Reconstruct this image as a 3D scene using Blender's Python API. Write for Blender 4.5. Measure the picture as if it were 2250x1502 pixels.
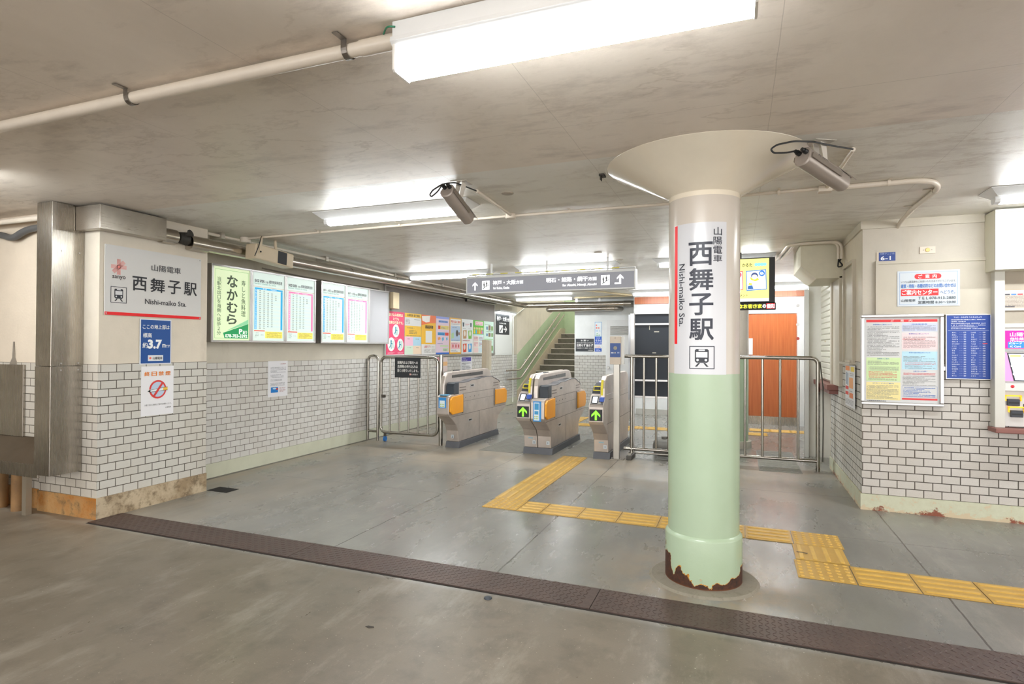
import bpy, bmesh, math, random
from mathutils import Vector, Matrix

random.seed(7)
for _o in list(bpy.data.objects):
    bpy.data.objects.remove(_o)
SC = bpy.context.scene
COL = SC.collection

# ------------------------------------------------------------------ camera, world, exposure
CEIL = 2.355
YAW, PITCH, ROLL, FPX = -0.37261, 0.00834, 0.00557, 1278.4
cy_, sy_ = math.cos(YAW), math.sin(YAW)
f_ = Vector((sy_, cy_, 0)); r_ = Vector((cy_, -sy_, 0)); u_ = Vector((0, 0, 1))
f2 = f_ * math.cos(PITCH) + u_ * math.sin(PITCH); u2 = u_ * math.cos(PITCH) - f_ * math.sin(PITCH)
r3 = r_ * math.cos(ROLL) + u2 * math.sin(ROLL); u3 = u2 * math.cos(ROLL) - r_ * math.sin(ROLL)
cd = bpy.data.cameras.new('camera')
cd.sensor_fit = 'HORIZONTAL'; cd.sensor_width = 36.0
cd.lens = 36.0 * FPX / 2250.0
cd.clip_start = 0.05; cd.clip_end = 100
cam = bpy.data.objects.new('camera', cd); COL.objects.link(cam)
cam.matrix_world = Matrix(((r3.x, u3.x, -f2.x, 0), (r3.y, u3.y, -f2.y, 0), (r3.z, u3.z, -f2.z, 1.31), (0, 0, 0, 1)))
SC.camera = cam

SC.view_settings.view_transform = 'Standard'
SC.view_settings.look = 'None'
SC.view_settings.gamma = 1.0
SC.view_settings.use_curve_mapping = False
SC.view_settings.exposure = 0.96
LAMP = 44.0            # radiance of a fluorescent tube cover
BIGLAMP = 72.0          # radiance of the large frosted cover
w = bpy.data.worlds.new('world'); SC.world = w; w.use_nodes = True
w.node_tree.nodes['Background'].inputs[0].default_value = (1.0, 0.985, 0.96, 1)
w.node_tree.nodes['Background'].inputs[1].default_value = 2.3
cyc = SC.cycles
cyc.max_bounces = 7; cyc.diffuse_bounces = 5; cyc.glossy_bounces = 4; cyc.transmission_bounces = 4
cyc.sample_clamp_indirect = 4.0
cyc.use_denoising = True
cyc.caustics_reflective = False; cyc.caustics_refractive = False

# ------------------------------------------------------------------ materials
def lin(h):
    h = h.lstrip('#'); o = []
    for i in (0, 2, 4):
        c = int(h[i:i + 2], 16) / 255.0
        o.append(c / 12.92 if c <= 0.04045 else ((c + 0.055) / 1.055) ** 2.4)
    return (o[0], o[1], o[2], 1.0)

class G:
    """small node-graph helper"""
    def __init__(s, name):
        s.mat = bpy.data.materials.new(name); s.mat.use_nodes = True
        s.t = s.mat.node_tree; s.bsdf = s.t.nodes['Principled BSDF']
        s.tc = s.t.nodes.new('ShaderNodeTexCoord')
        sp = s.n('SeparateXYZ', {0: s.tc.outputs['Object']})
        s.x, s.y, s.z = sp.outputs[0], sp.outputs[1], sp.outputs[2]
    def n(s, typ, ins=None, **props):
        nd = s.t.nodes.new('ShaderNode' + typ)
        for k, v in props.items(): setattr(nd, k, v)
        for k, v in (ins or {}).items(): s.set(nd.inputs[k], v)
        return nd
    def set(s, sock, v):
        if isinstance(v, bpy.types.NodeSocket): s.t.links.new(v, sock)
        else: sock.default_value = v
    def m(s, op, a, b=None, c=None, clamp=False):
        nd = s.n('Math', operation=op, use_clamp=clamp); s.set(nd.inputs[0], a)
        if b is not None: s.set(nd.inputs[1], b)
        if c is not None: s.set(nd.inputs[2], c)
        return nd.outputs[0]
    def mix(s, fac, a, b):
        nd = s.n('Mix', data_type='RGBA'); s.set(nd.inputs[0], fac)
        s.set(nd.inputs[6], lin(a) if isinstance(a, str) else a)
        s.set(nd.inputs[7], lin(b) if isinstance(b, str) else b)
        return nd.outputs[2]
    def noise(s, scale, detail=4, rough=.55, vec=None, out='Fac', stretch=None):
        v = vec or s.tc.outputs['Object']
        if stretch:
            v = s.n('Mapping', {0: v, 3: stretch}).outputs[0]
        nd = s.n('TexNoise', {'Vector': v, 'Scale': scale, 'Detail': detail, 'Roughness': rough})
        return nd.outputs[out]
    def ramp(s, v, a, b):
        nd = s.n('MapRange', {0: v, 1: a, 2: b, 3: 0.0, 4: 1.0}); nd.clamp = True
        return nd.outputs[0]
    def bump(s, h, strength=.3, dist=.01):
        nd = s.n('Bump', {'Strength': strength, 'Distance': dist, 'Height': h})
        s.t.links.new(nd.outputs[0], s.bsdf.inputs['Normal'])
    def col(s, c): s.set(s.bsdf.inputs['Base Color'], c)
    def rough(s, v): s.set(s.bsdf.inputs['Roughness'], v)

_mc = {}
def P(hexc, rough=.45, metal=0.0, var=.05, nscale=9.0, bump=0.0, emit=0.0, spec=.5, key=''):
    """plain finish with a little procedural unevenness"""
    k = (hexc, rough, metal, var, nscale, bump, emit, spec, key)
    if k in _mc: return _mc[k]
    g = G('finish_' + hexc.strip('#'))
    base = lin(hexc)
    if var > 0:
        nz = g.noise(nscale, 5, .6)
        d = tuple(c * (1 - var * 1.6) for c in base[:3]) + (1,)
        l = tuple(min(1, c * (1 + var)) for c in base[:3]) + (1,)
        g.col(g.mix(g.ramp(nz, .25, .75), d, l))
        g.rough(g.m('MULTIPLY_ADD', nz, .16, rough - .08))
    else:
        g.col(base); g.rough(rough)
    g.bsdf.inputs['Metallic'].default_value = metal
    g.bsdf.inputs['Specular IOR Level'].default_value = spec
    if bump: g.bump(g.noise(nscale * 25, 2), bump, .002)
    if emit:
        g.bsdf.inputs['Emission Color'].default_value = base
        g.bsdf.inputs['Emission Strength'].default_value = emit
    _mc[k] = g.mat
    return g.mat

def print_mat(hexc, emit=0.0):
    k = ('print', hexc, emit)
    if k in _mc: return _mc[k]
    m = bpy.data.materials.new('print_' + hexc.strip('#')); m.use_nodes = True
    b = m.node_tree.nodes['Principled BSDF']
    b.inputs['Base Color'].default_value = lin(hexc); b.inputs['Roughness'].default_value = .42
    if emit:
        b.inputs['Emission Color'].default_value = lin(hexc); b.inputs['Emission Strength'].default_value = emit
    _mc[k] = m
    return m

def brushed(name, hexc, rough=.3, axis=2):
    g = G(name); st = [60, 60, 60]; st[axis] = 1.2
    nz = g.noise(4, 3, .6, stretch=tuple(st)); sm = g.noise(3.5, 4, .6)
    b = lin(hexc); d = tuple(c * .72 for c in b[:3]) + (1,)
    g.col(g.mix(g.ramp(sm, .35, .75), b, d))
    g.bsdf.inputs['Metallic'].default_value = 1.0
    g.rough(g.m('MULTIPLY_ADD', nz, .1, rough - .04))
    g.bump(nz, .012, .001)
    return g.mat

STEEL = brushed('brushed_stainless', '#b0a99f', .26, 2)
STEELH = brushed('brushed_stainless_long', '#b3aba0', .28, 1)
TUBE = P('#a8a49c', .2, 1.0, .05, 14)
ALU = P('#c9c7c6', .32, .9, .03, 10)
GATE = brushed('gate_satin_steel', '#d2c7bf', .38, 1)
GATE.node_tree.nodes['Principled BSDF'].inputs['Metallic'].default_value = .65
DARK = P('#3a4048', .4, 0, .05)
BLACK = P('#17181a', .45, 0, .03)
WHITEPAINT = P('#e2e3e3', .4, 0, .02)
PIPE = P('#ddd2c3', .38, 0, .04)
FOIL = brushed('pipe_foil', '#c9c1b6', .2, 1)
BROWN = P('#8a5a52', .45, 0, .08)

def lamp_mat(name, strength, c=(.95, .99, 1.0, 1)):
    m = bpy.data.materials.new(name); m.use_nodes = True
    b = m.node_tree.nodes['Principled BSDF']
    b.inputs['Base Color'].default_value = (.85, .85, .85, 1); b.inputs['Roughness'].default_value = .35
    b.inputs['Emission Color'].default_value = c
    b.inputs['Emission Strength'].default_value = strength
    return m
def tube_mat():
    g = G('tube_cover'); b = g.bsdf
    b.inputs['Base Color'].default_value = (.85, .85, .85, 1); b.inputs['Roughness'].default_value = .35
    b.inputs['Emission Color'].default_value = (.95, .99, 1.0, 1)
    g.set(b.inputs['Emission Strength'], g.m('MULTIPLY_ADD', g.ramp(g.z, -.055, -.090), LAMP * 1.05, LAMP * .12))
    return g.mat
LENS = tube_mat()
def cover_mat():
    g = G('frosted_cover')
    b = g.bsdf; b.inputs['Base Color'].default_value = (.85, .85, .86, 1); b.inputs['Roughness'].default_value = .3
    b.inputs['Emission Color'].default_value = (.95, .98, 1.0, 1)
    k = g.ramp(g.z, -.078, -.158)
    g.set(b.inputs['Emission Strength'], g.m('MULTIPLY_ADD', g.m('POWER', k, 5.0), BIGLAMP, .45))
    return g.mat
BIGLENS = cover_mat()

def tile_mat(name, axis, u0, v0, rowh=.0628, c1='#cfccc6', c2='#c4c0b9', grout='#4d483f', mort=.0032, warm=None, bw=.12):
    g = G(name)
    u = g.x if axis == 'x' else g.y
    v = g.n('CombineXYZ', {0: g.m('SUBTRACT', u, u0), 1: g.m('SUBTRACT', g.z, v0), 2: 0.0}).outputs[0]
    br = g.n('TexBrick', {'Vector': v, 'Color1': lin(c1), 'Color2': lin(c2), 'Mortar': lin(grout), 'Scale': 1.0,
                          'Mortar Size': mort, 'Mortar Smooth': .12, 'Bias': 0.0, 'Brick Width': bw, 'Row Height': rowh},
             offset=.5, offset_frequency=2, squash=1.0)
    spk = g.noise(420, 2, .5)
    col = g.mix(g.m('MULTIPLY', g.ramp(spk, .52, .75), .28), br.outputs['Color'], '#6f6b66')
    big = g.noise(1.6, 5, .6)
    col = g.mix(g.m('MULTIPLY', g.ramp(big, .45, .75), .22), col, warm or '#b7a78f')
    g.col(col)
    g.rough(g.m('MULTIPLY_ADD', br.outputs['Fac'], .4, .36))
    g.bump(g.m('SUBTRACT', 1.0, br.outputs['Fac']), .6, .003)
    return g.mat

def plaster(name, hexc, dirt='#a3937c', dirtlow=0.0, bumps=.25, scale=3.0):
    g = G(name)
    n1 = g.noise(scale, 6, .6); n2 = g.noise(55, 3, .6)
    b = lin(hexc); d = tuple(c * .86 for c in b[:3]) + (1,)
    col = g.mix(g.ramp(n1, .35, .8), b, d)
    n3 = g.noise(1.3, 6, .7, stretch=(2.0, 2.0, .6))
    col = g.mix(g.m('MULTIPLY', g.ramp(n3, .58, .78), .35), col, dirt)
    g.col(col); g.rough(.5)
    g.bump(n2, bumps, .004)
    return g.mat

CREAM = plaster('cream_plaster', '#e0d6c5')
CREAMB = plaster('grey_cream_plaster', '#d6cfbf')
WHITEW = plaster('white_wall_paint', '#e8eaea', '#b9b4aa', bumps=.08)
PAINTED = plaster('painted_cream_board', '#c8c0b0', bumps=.06)
BASEPAINT = None

def make_floor():
    g = G('concrete_floor')
    n1 = g.noise(1.1, 8, .62); n2 = g.noise(5.5, 8, .65); n3 = g.noise(160, 2, .6)
    ns = g.noise(2.0, 7, .65, stretch=(1.0, .35, 1.0))
    front = g.m('SUBTRACT', 1.0, g.ramp(g.y, 2.80, 2.86))
    back = g.mix(g.ramp(n1, .3, .75), '#777670', '#8f8d87')
    back = g.mix(g.m('MULTIPLY', g.ramp(ns, .42, .72), .55), back, '#625f57')
    fr = g.mix(g.ramp(n1, .3, .7), '#665c4e', '#786e60')
    fr = g.mix(g.m('MULTIPLY', g.ramp(n2, .48, .68), .55), fr, '#514a3d')
    col = g.mix(front, back, fr)
    # grit
    col = g.mix(g.m('MULTIPLY', g.ramp(n3, .60, .72), .34), col, '#5a554b')
    n5 = g.noise(75, 2, .5); col = g.mix(g.m('MULTIPLY', g.m('MULTIPLY', g.ramp(n5, .70, .76), .6), front), col, '#c9bfae')
    n6 = g.noise(3.2, 8, .75, stretch=(1.5, .5, 1)); col = g.mix(g.m('MULTIPLY', g.ramp(n6, .52, .70), .28), col, '#b5aea2')
    # worn pale patches before the gates and by the walls
    band = g.m('MULTIPLY', g.ramp(g.y, 5.3, 6.0), g.m('SUBTRACT', 1.0, g.ramp(g.y, 6.9, 7.3)))
    wl = g.m('SUBTRACT', 1.0, g.ramp(g.x, -4.7, -3.3))
    wl = g.m('MULTIPLY', wl, g.ramp(g.y, 2.0, 3.2))
    wear = g.m('MAXIMUM', band, wl)
    wear = g.m('MULTIPLY', wear, g.ramp(g.noise(1.7, 7, .62, stretch=(1, .6, 1)), .38, .60))
    col = g.mix(g.m('MULTIPLY', wear, .75), col, '#a99b87')
    # stain ring round the column foot
    dx = g.m('ADD', g.x, .19); dy = g.m('SUBTRACT', g.y, 3.5)
    dd = g.m('SQRT', g.m('ADD', g.m('MULTIPLY', dx, dx), g.m('MULTIPLY', dy, dy)))
    dd = g.m('ADD', dd, g.m('MULTIPLY_ADD', n2, .5, -.25))
    cs = g.m('SUBTRACT', 1.0, g.ramp(dd, .3, .75))
    col = g.mix(g.m('MULTIPLY', g.m('MULTIPLY', cs, .7), g.ramp(n2, .35, .6)), col, '#9a8568')
    # joints
    wob = g.m('MULTIPLY_ADD', g.noise(7, 2), .012, -.006)
    mask = None
    def seg(a, p, q, lo, hi, wd):
        d = g.m('ABSOLUTE', g.m('SUBTRACT', g.m('ADD', a, wob), p))
        k = g.m('LESS_THAN', d, wd)
        k = g.m('MULTIPLY', k, g.m('GREATER_THAN', q, lo)); return g.m('MULTIPLY', k, g.m('LESS_THAN', q, hi))
    for sgm in (seg(g.x, -1.308, g.y, 3.12, 6.8, .005), seg(g.x, -2.46, g.y, 3.12, 14, .004), seg(g.x, -3.61, g.y, 4.6, 6.9, .003),
                seg(g.x, 1.03, g.y, 3.12, 5.5, .005), seg(g.x, -.14, g.y, 4.7, 7, .004), seg(g.y, 5.86, g.x, -4.9, .95, .004),
                seg(g.y, 4.62, g.x, -4.4, 4.0, .003), seg(g.y, 8.6, g.x, -4.9, 1.0, .005), seg(g.x, -1.2, g.y, 8.6, 12, .005)):
        mask = sgm if mask is None else g.m('MAXIMUM', mask, sgm)
    # hairline cracks
    dn = g.n('VectorMath', {0: g.noise(2.2, 3, .5, out='Color'), 1: (.5, .5, 0)}, operation='MULTIPLY').outputs[0]
    dv = g.n('VectorMath', {0: g.tc.outputs['Object'], 1: dn}, operation='ADD').outputs[0]
    vo = g.n('TexVoronoi', {'Vector': dv, 'Scale': .9}, feature='DISTANCE_TO_EDGE')
    crk = g.m('MULTIPLY', g.m('LESS_THAN', vo.outputs['Distance'], .0012), g.ramp(n1, .52, .6))
    col = g.mix(g.m('MULTIPLY', crk, .28), col, '#6b665c')
    col = g.mix(g.m('MULTIPLY', mask, .85), col, '#3d3931')
    g.col(col)
    rgh = g.m('MULTIPLY_ADD', ns, .42, .06)
    rgh = g.m('ADD', rgh, g.m('MULTIPLY', front, .06))
    rgh = g.m('ADD', rgh, g.m('MULTIPLY', wear, .2))
    g.rough(rgh)
    g.bsdf.inputs['Specular IOR Level'].default_value = .55
    h = g.m('SUBTRACT', g.m('MULTIPLY', n3, .25), g.m('MULTIPLY', mask, 1.0))
    g.bump(h, .25, .004)
    return g.mat

def make_ceiling(name, base, dark, spray):
    g = G(name)
    n1 = g.noise(1.2, 7, .65, stretch=(1, .55, 1)); n2 = g.noise(3.2, 8, .7, stretch=(.6, 1.5, 1)); n3 = g.noise(190 if spray else 40, 3, .6)
    b = lin(base); d = lin(dark)
    col = g.mix(g.ramp(n1, .32, .72), b, d)
    col = g.mix(g.m('MULTIPLY', g.ramp(n2, .52, .66), .4), col, '#a5978a')
    n4 = g.noise(2.1, 6, .6, stretch=(.7, 1.6, 1)); ridge = g.m('SUBTRACT', 1.0, g.ramp(g.m('ABSOLUTE', g.m('SUBTRACT', n4, .5)), .0, .02))
    col = g.mix(g.m('MULTIPLY', g.m('MULTIPLY', ridge, g.ramp(n1, .45, .65)), .35), col, '#a08d76')
    wob = g.m('MULTIPLY_ADD', g.noise(4, 2), .01, -.005)
    fx = g.m('ABSOLUTE', g.m('SUBTRACT', g.m('FRACT', g.m('DIVIDE', g.m('ADD', g.m('ADD', g.x, wob), 20.35), .91)), .5))
    fy = g.m('ABSOLUTE', g.m('SUBTRACT', g.m('FRACT', g.m('DIVIDE', g.m('ADD', g.y, 20.1), 1.82)), .5))
    ln = g.m('MAXIMUM', g.m('LESS_THAN', fx, .0016), g.m('LESS_THAN', fy, .0009))
    col = g.mix(g.m('MULTIPLY', ln, .45), col, '#a89c8e')
    g.col(col)
    g.rough(.42 if spray else .4)
    g.bsdf.inputs['Specular IOR Level'].default_value = .5
    g.bump(g.m('ADD', g.m('MULTIPLY', n3, 1.0), g.m('MULTIPLY', n2, .8)), .45 if spray else .18, .004)
    return g.mat

# ------------------------------------------------------------------ mesh builder
class MB:
    def __init__(s): s.v = []; s.f = []; s.m = []
    def add(s, vs, fs, m=0):
        o = len(s.v); s.v += [tuple(v) for v in vs]; s.f += [tuple(i + o for i in f) for f in fs]; s.m += [m] * len(fs); return s
    def box(s, x0, y0, z0, x1, y1, z1, m=0):
        x0, x1 = sorted((x0, x1)); y0, y1 = sorted((y0, y1)); z0, z1 = sorted((z0, z1))
        return s.add([(x0, y0, z0), (x1, y0, z0), (x1, y1, z0), (x0, y1, z0), (x0, y0, z1), (x1, y0, z1), (x1, y1, z1), (x0, y1, z1)],
                     [(3, 2, 1, 0), (4, 5, 6, 7), (0, 1, 5, 4), (1, 2, 6, 5), (2, 3, 7, 6), (3, 0, 4, 7)], m)
    def prism(s, poly, axis, a0, a1, m=0):
        n = len(poly)
        def P3(a, p):
            return {'x': (a, p[0], p[1]), 'y': (p[0], a, p[1]), 'z': (p[0], p[1], a)}[axis]
        vs = [P3(a0, p) for p in poly] + [P3(a1, p) for p in poly]
        fs = [tuple(range(n)), tuple(range(2 * n - 1, n - 1, -1))] + [(i, i + n, (i + 1) % n + n, (i + 1) % n) for i in range(n)]
        return s.add(vs, fs, m)
    def tube(s, pts, r, seg=12, m=0, closed=False, caps=True):
        pts = [Vector(p) for p in pts]; n = len(pts)
        rs = r if isinstance(r, (list, tuple)) else [r] * n
        T = []
        for i in range(n):
            a = pts[(i - 1) % n] if (closed or i > 0) else pts[i]
            b = pts[(i + 1) % n] if (closed or i < n - 1) else pts[i]
            T.append((b - a).normalized())
        nrm = T[0].orthogonal().normalized(); vs = []
        for i in range(n):
            if i: 
                ax = T[i - 1].cross(T[i])
                if ax.length > 1e-7:
                    nrm = Matrix.Rotation(T[i - 1].angle(T[i]), 3, ax.normalized()) @ nrm
            nrm = (nrm - T[i] * nrm.dot(T[i])).normalized(); bn = T[i].cross(nrm)
            for k in range(seg):
                a = 2 * math.pi * k / seg
                vs.append(pts[i] + (nrm * math.cos(a) + bn * math.sin(a)) * rs[i])
        fs = []
        for i in range(n if closed else n - 1):
            j = (i + 1) % n
            for k in range(seg):
                fs.append((i * seg + k, i * seg + (k + 1) % seg, j * seg + (k + 1) % seg, j * seg + k))
        if caps and not closed:
            fs.append(tuple(range(seg - 1, -1, -1))); fs.append(tuple(range((n - 1) * seg, n * seg)))
        return s.add(vs, fs, m)
    def lathe(s, prof, cx, cy, seg=48, m=0, cz=0):
        vs = []; n = len(prof)
        for r, z in prof:
            for k in range(seg):
                a = 2 * math.pi * k / seg; vs.append((cx + r * math.cos(a), cy + r * math.sin(a), cz + z))
        fs = [(i * seg + k, i * seg + (k + 1) % seg, (i + 1) * seg + (k + 1) % seg, (i + 1) * seg + k) for i in range(n - 1) for k in range(seg)]
        return s.add(vs, fs, m)
    def quad(s, a, b, c, d, m=0): return s.add([a, b, c, d], [(0, 1, 2, 3)], m)
    def xform(s, M, start=0):
        for i in range(start, len(s.v)): s.v[i] = tuple(M @ Vector(s.v[i]))
        return s
    def build(s, name, mats, parent=None, smooth=False, bevel=0.0, local=False, recenter=True, fixn=True):
        me = bpy.data.meshes.new(name); vs = s.v; loc = None
        if parent is not None and not local:
            inv = world_of(parent).inverted(); vs = [tuple(inv @ Vector(v)) for v in vs]
        elif parent is None and recenter and vs:
            lo = [min(v[i] for v in vs) for i in range(3)]; hi = [max(v[i] for v in vs) for i in range(3)]
            loc = Vector(((lo[0] + hi[0]) / 2, (lo[1] + hi[1]) / 2, lo[2]))
            vs = [tuple(Vector(v) - loc) for v in vs]
        me.from_pydata(vs, [], s.f); 
        if not isinstance(mats, (list, tuple)): mats = [mats]
        for m in mats: me.materials.append(m)
        for p, mi in zip(me.polygons, s.m): p.material_index = mi
        me.validate()
        if fixn:
            bm = bmesh.new(); bm.from_mesh(me); bmesh.ops.recalc_face_normals(bm, faces=bm.faces); bm.to_mesh(me); bm.free()
        o = bpy.data.objects.new(name, me); COL.objects.link(o)
        if parent is not None: o.parent = parent
        elif loc is not None: o.location = loc
        if smooth:
            for p in me.polygons: p.use_smooth = True
            try: me.set_sharp_from_angle(angle=math.radians(38))
            except Exception: pass
        if bevel:
            md = o.modifiers.new('bevel', 'BEVEL'); md.width = bevel; md.segments = 2; md.limit_method = 'ANGLE'; md.angle_limit = math.radians(35)
        return o

_wm = {}
def world_of(o):
    M = _wm.get(o.name)
    if M is None:
        M = o.matrix_basis.copy(); p = o.parent
        if p is not None: M = world_of(p) @ M
    return M

def tag(o, label=None, cat=None, group=None, kind=None):
    if label: o['label'] = label
    if cat: o['category'] = cat
    if group: o['group'] = group
    if kind: o['kind'] = kind
    return o

def thing(name, label, cat, loc=(0, 0, 0), group=None, M=None):
    o = bpy.data.objects.new(name, None); COL.objects.link(o); o.empty_display_size = .1
    if M is not None: o.matrix_basis = M; _wm[o.name] = M.copy()
    else: o.location = loc; _wm[o.name] = Matrix.Translation(loc)
    return tag(o, label, cat, group)

def struct(name, mb, mats, **k):
    o = mb.build(name, mats, recenter=False, **k); o['kind'] = 'structure'; return o

def copy_thing(root, loc, label, rotz=None):
    c = root.copy(); COL.objects.link(c); c.location = loc; c['label'] = label
    if rotz is not None: c.rotation_euler = (0, 0, rotz)
    for ch in root.children:
        d = ch.copy(); COL.objects.link(d); d.parent = c
        for gch in ch.children:
            e = gch.copy(); COL.objects.link(e); e.parent = d
    return c

def arc(c, r, a0, a1, n, plane='xz'):
    o = []
    for i in range(n + 1):
        a = math.radians(a0 + (a1 - a0) * i / n); p = (r * math.cos(a), r * math.sin(a))
        o.append({'xz': (c[0] + p[0], c[1], c[2] + p[1]), 'yz': (c[0], c[1] + p[0], c[2] + p[1]), 'xy': (c[0] + p[0], c[1] + p[1], c[2])}[plane])
    return o

def fillet(pts, r, n=5):
    pts = [Vector(p) for p in pts]; out = [pts[0]]
    for i in range(1, len(pts) - 1):
        a = (pts[i - 1] - pts[i]); b = (pts[i + 1] - pts[i]); d = min(r, a.length * .49, b.length * .49)
        p0 = pts[i] + a.normalized() * d; p1 = pts[i] + b.normalized() * d
        for k in range(n + 1):
            t = k / n; out.append(p0 * (1 - t) ** 2 + pts[i] * 2 * t * (1 - t) + p1 * t * t)
    out.append(pts[-1]); return out

# ------------------------------------------------------------------ lettering and flat signs
_tc = {}
def text_geo(body, off=0.0, line=1.0):
    k = (body, off, line); dense = any('\u3400' <= ch <= '\u9fff' for ch in body)
    if k in _tc: return _tc[k]
    c = bpy.data.curves.new('t', 'FONT'); c.body = body; c.size = 1; c.resolution_u = 2; c.offset = 0 if dense else off
    c.align_x = 'CENTER'; c.space_line = line
    o = bpy.data.objects.new('t', c); COL.objects.link(o)
    dg = bpy.context.evaluated_depsgraph_get(); dg.update()
    me = bpy.data.meshes.new_from_object(o.evaluated_get(dg))
    vs = [(v.co.x, v.co.y) for v in me.vertices]; fs = [tuple(p.vertices) for p in me.polygons]
    bpy.data.objects.remove(o); bpy.data.curves.remove(c); bpy.data.meshes.remove(me)
    _tc[k] = (vs, fs); return _tc[k]

def facing(origin, u, v=(0, 0, 1)):
    u = Vector(u).normalized(); v = Vector(v).normalized(); n = u.cross(v); o = Vector(origin)
    return Matrix(((u.x, v.x, n.x, o.x), (u.y, v.y, n.y, o.y), (u.z, v.z, n.z, o.z), (0, 0, 0, 1)))

class Sign:
    """flat board: local x to the reader's right, y up, z towards the reader; fractions count from the top left corner"""
    def __init__(s, name, label, cat, M, w, h, color, thick=.004, group=None, emit=0.0, board='board', bend=None, mat=None, bevel=0, root=None):
        s.w, s.h, s.t, s.emit, s.bend = w, h, thick, emit, bend
        if root is None:
            s.root = thing(name, label, cat, M=M, group=group); s.off = (0, 0, 0)
        else: s.root = root
        s.nl = 0
        if board:
            mb = MB()
            if bend: s._flat([(0, 0), (w, 0), (w, h), (0, h)], [(0, 1, 2, 3)], thick, mb)
            else: mb.box(0, 0, 0, w, h, thick)
            s.board = mb.build(board, mat or print_mat(color, emit), s.root, local=True, bevel=bevel, fixn=not bend)
    def _flat(s, vs, fs, z, mb, m=0):
        if not s.bend:
            mb.add([(x, y, z) for x, y in vs], fs, m); return
        r, a0 = s.bend
        bm = bmesh.new(); bv = [bm.verts.new((x, y, 0)) for x, y in vs]
        for f in fs:
            try: bm.faces.new([bv[i] for i in f])
            except ValueError: pass
        x = min(p[0] for p in vs) + .008; hi = max(p[0] for p in vs)
        while x < hi:
            bmesh.ops.bisect_plane(bm, geom=bm.verts[:] + bm.edges[:] + bm.faces[:], plane_co=(x, 0, 0), plane_no=(1, 0, 0)); x += .008
        bm.verts.index_update()
        out = [((r + z) * math.cos(a0 + v.co.x / r), (r + z) * math.sin(a0 + v.co.x / r), v.co.y) for v in bm.verts]
        mb.add(out, [tuple(v.index for v in f.verts) for f in bm.faces], m); bm.free()
    def L(s, f): return (f[0] * s.w, (1 - f[3]) * s.h, f[2] * s.w, (1 - f[1]) * s.h)
    def z(s, layer): return s.t + .0007 * layer
    def part(s, name, mb, color, layer, mat=None, label=None, parent=None):
        o = mb.build(name, mat or print_mat(color, s.emit), parent or s.root, local=True, fixn=False)
        if label: o['label'] = label
        return o
    def rects(s, fl, color, name='panel', layer=1, **k):
        mb = MB()
        for f in fl:
            x0, y0, x1, y1 = s.L(f); s._flat([(x0, y0), (x1, y0), (x1, y1), (x0, y1)], [(0, 1, 2, 3)], s.z(layer), mb)
        return s.part(name, mb, color, layer, **k)
    def rect(s, f, color, name='panel', layer=1, **k): return s.rects([f], color, name, layer, **k)
    def polys(s, pls, color, name='picture', layer=1, **k):
        mb = MB()
        for pl in pls:
            vs = [(x * s.w, (1 - y) * s.h) for x, y in pl]
            ar = sum(vs[i][0] * vs[(i + 1) % len(vs)][1] - vs[(i + 1) % len(vs)][0] * vs[i][1] for i in range(len(vs)))
            if ar < 0: vs.reverse()
            s._flat(vs, [tuple(range(len(vs)))], s.z(layer), mb)
        return s.part(name, mb, color, layer, **k)
    def discs(s, dl, color, name='picture', layer=1, n=24, **k):
        return s.polys([[(cx + rx * math.cos(2 * math.pi * i / n), cy + rx * s.w / s.h * (ry or 1) * math.sin(2 * math.pi * i / n)) for i in range(n)] for cx, cy, rx, ry in dl], color, name, layer, **k)
    def rframe(s, f, th, color, name='outline', layer=2):
        x0, y0, x1, y1 = f; tx = th / s.w; ty = th / s.h
        return s.rects([(x0, y0, x1, y0 + ty), (x0, y1 - ty, x1, y1), (x0, y0 + ty, x0 + tx, y1 - ty), (x1 - tx, y0 + ty, x1, y1 - ty)], color, name, layer)
    def texts(s, items, color, off=.0, name='lettering', layer=3, mat=None, parent=None):
        """items: (body, fx0, fy0, fx1, fy1[, 'v' vertical | 'r' turned clockwise])"""
        mb = MB()
        for it in items:
            body, mode = it[0], (it[5] if len(it) > 5 else '')
            if mode == 'v': body = '\n'.join(body)
            vs, fs = text_geo(body, off, 1.0)
            if not vs: continue
            if mode == 'r': vs = [(y, -x) for x, y in vs]
            x0, y0, x1, y1 = s.L(it[1:5])
            ax0 = min(v[0] for v in vs); ax1 = max(v[0] for v in vs); ay0 = min(v[1] for v in vs); ay1 = max(v[1] for v in vs)
            kx = (x1 - x0) / max(1e-6, ax1 - ax0); ky = (y1 - y0) / max(1e-6, ay1 - ay0)
            heavy = off > .005 and any('\u3400' <= ch <= '\u9fff' for ch in body)
            d_ = off * .75      # heavier strokes for dense characters: the glyphs again, a hair to each side
            for q_, (dx, dy) in enumerate(((-d_, -d_), (d_, -d_), (d_, d_), (-d_, d_)) if heavy else ((0, 0),)):
                s._flat([(x0 + (vx + dx - ax0) * kx, y0 + (vy + dy - ay0) * ky) for vx, vy in vs], fs, s.z(layer) + .00016 * q_, mb)
        return s.part(name, mb, color, layer, mat=mat, parent=parent)
    def text(s, body, f, color, off=.0, mode='', **k): return s.texts([(body,) + tuple(f) + (mode,)], color, off, **k)
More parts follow.
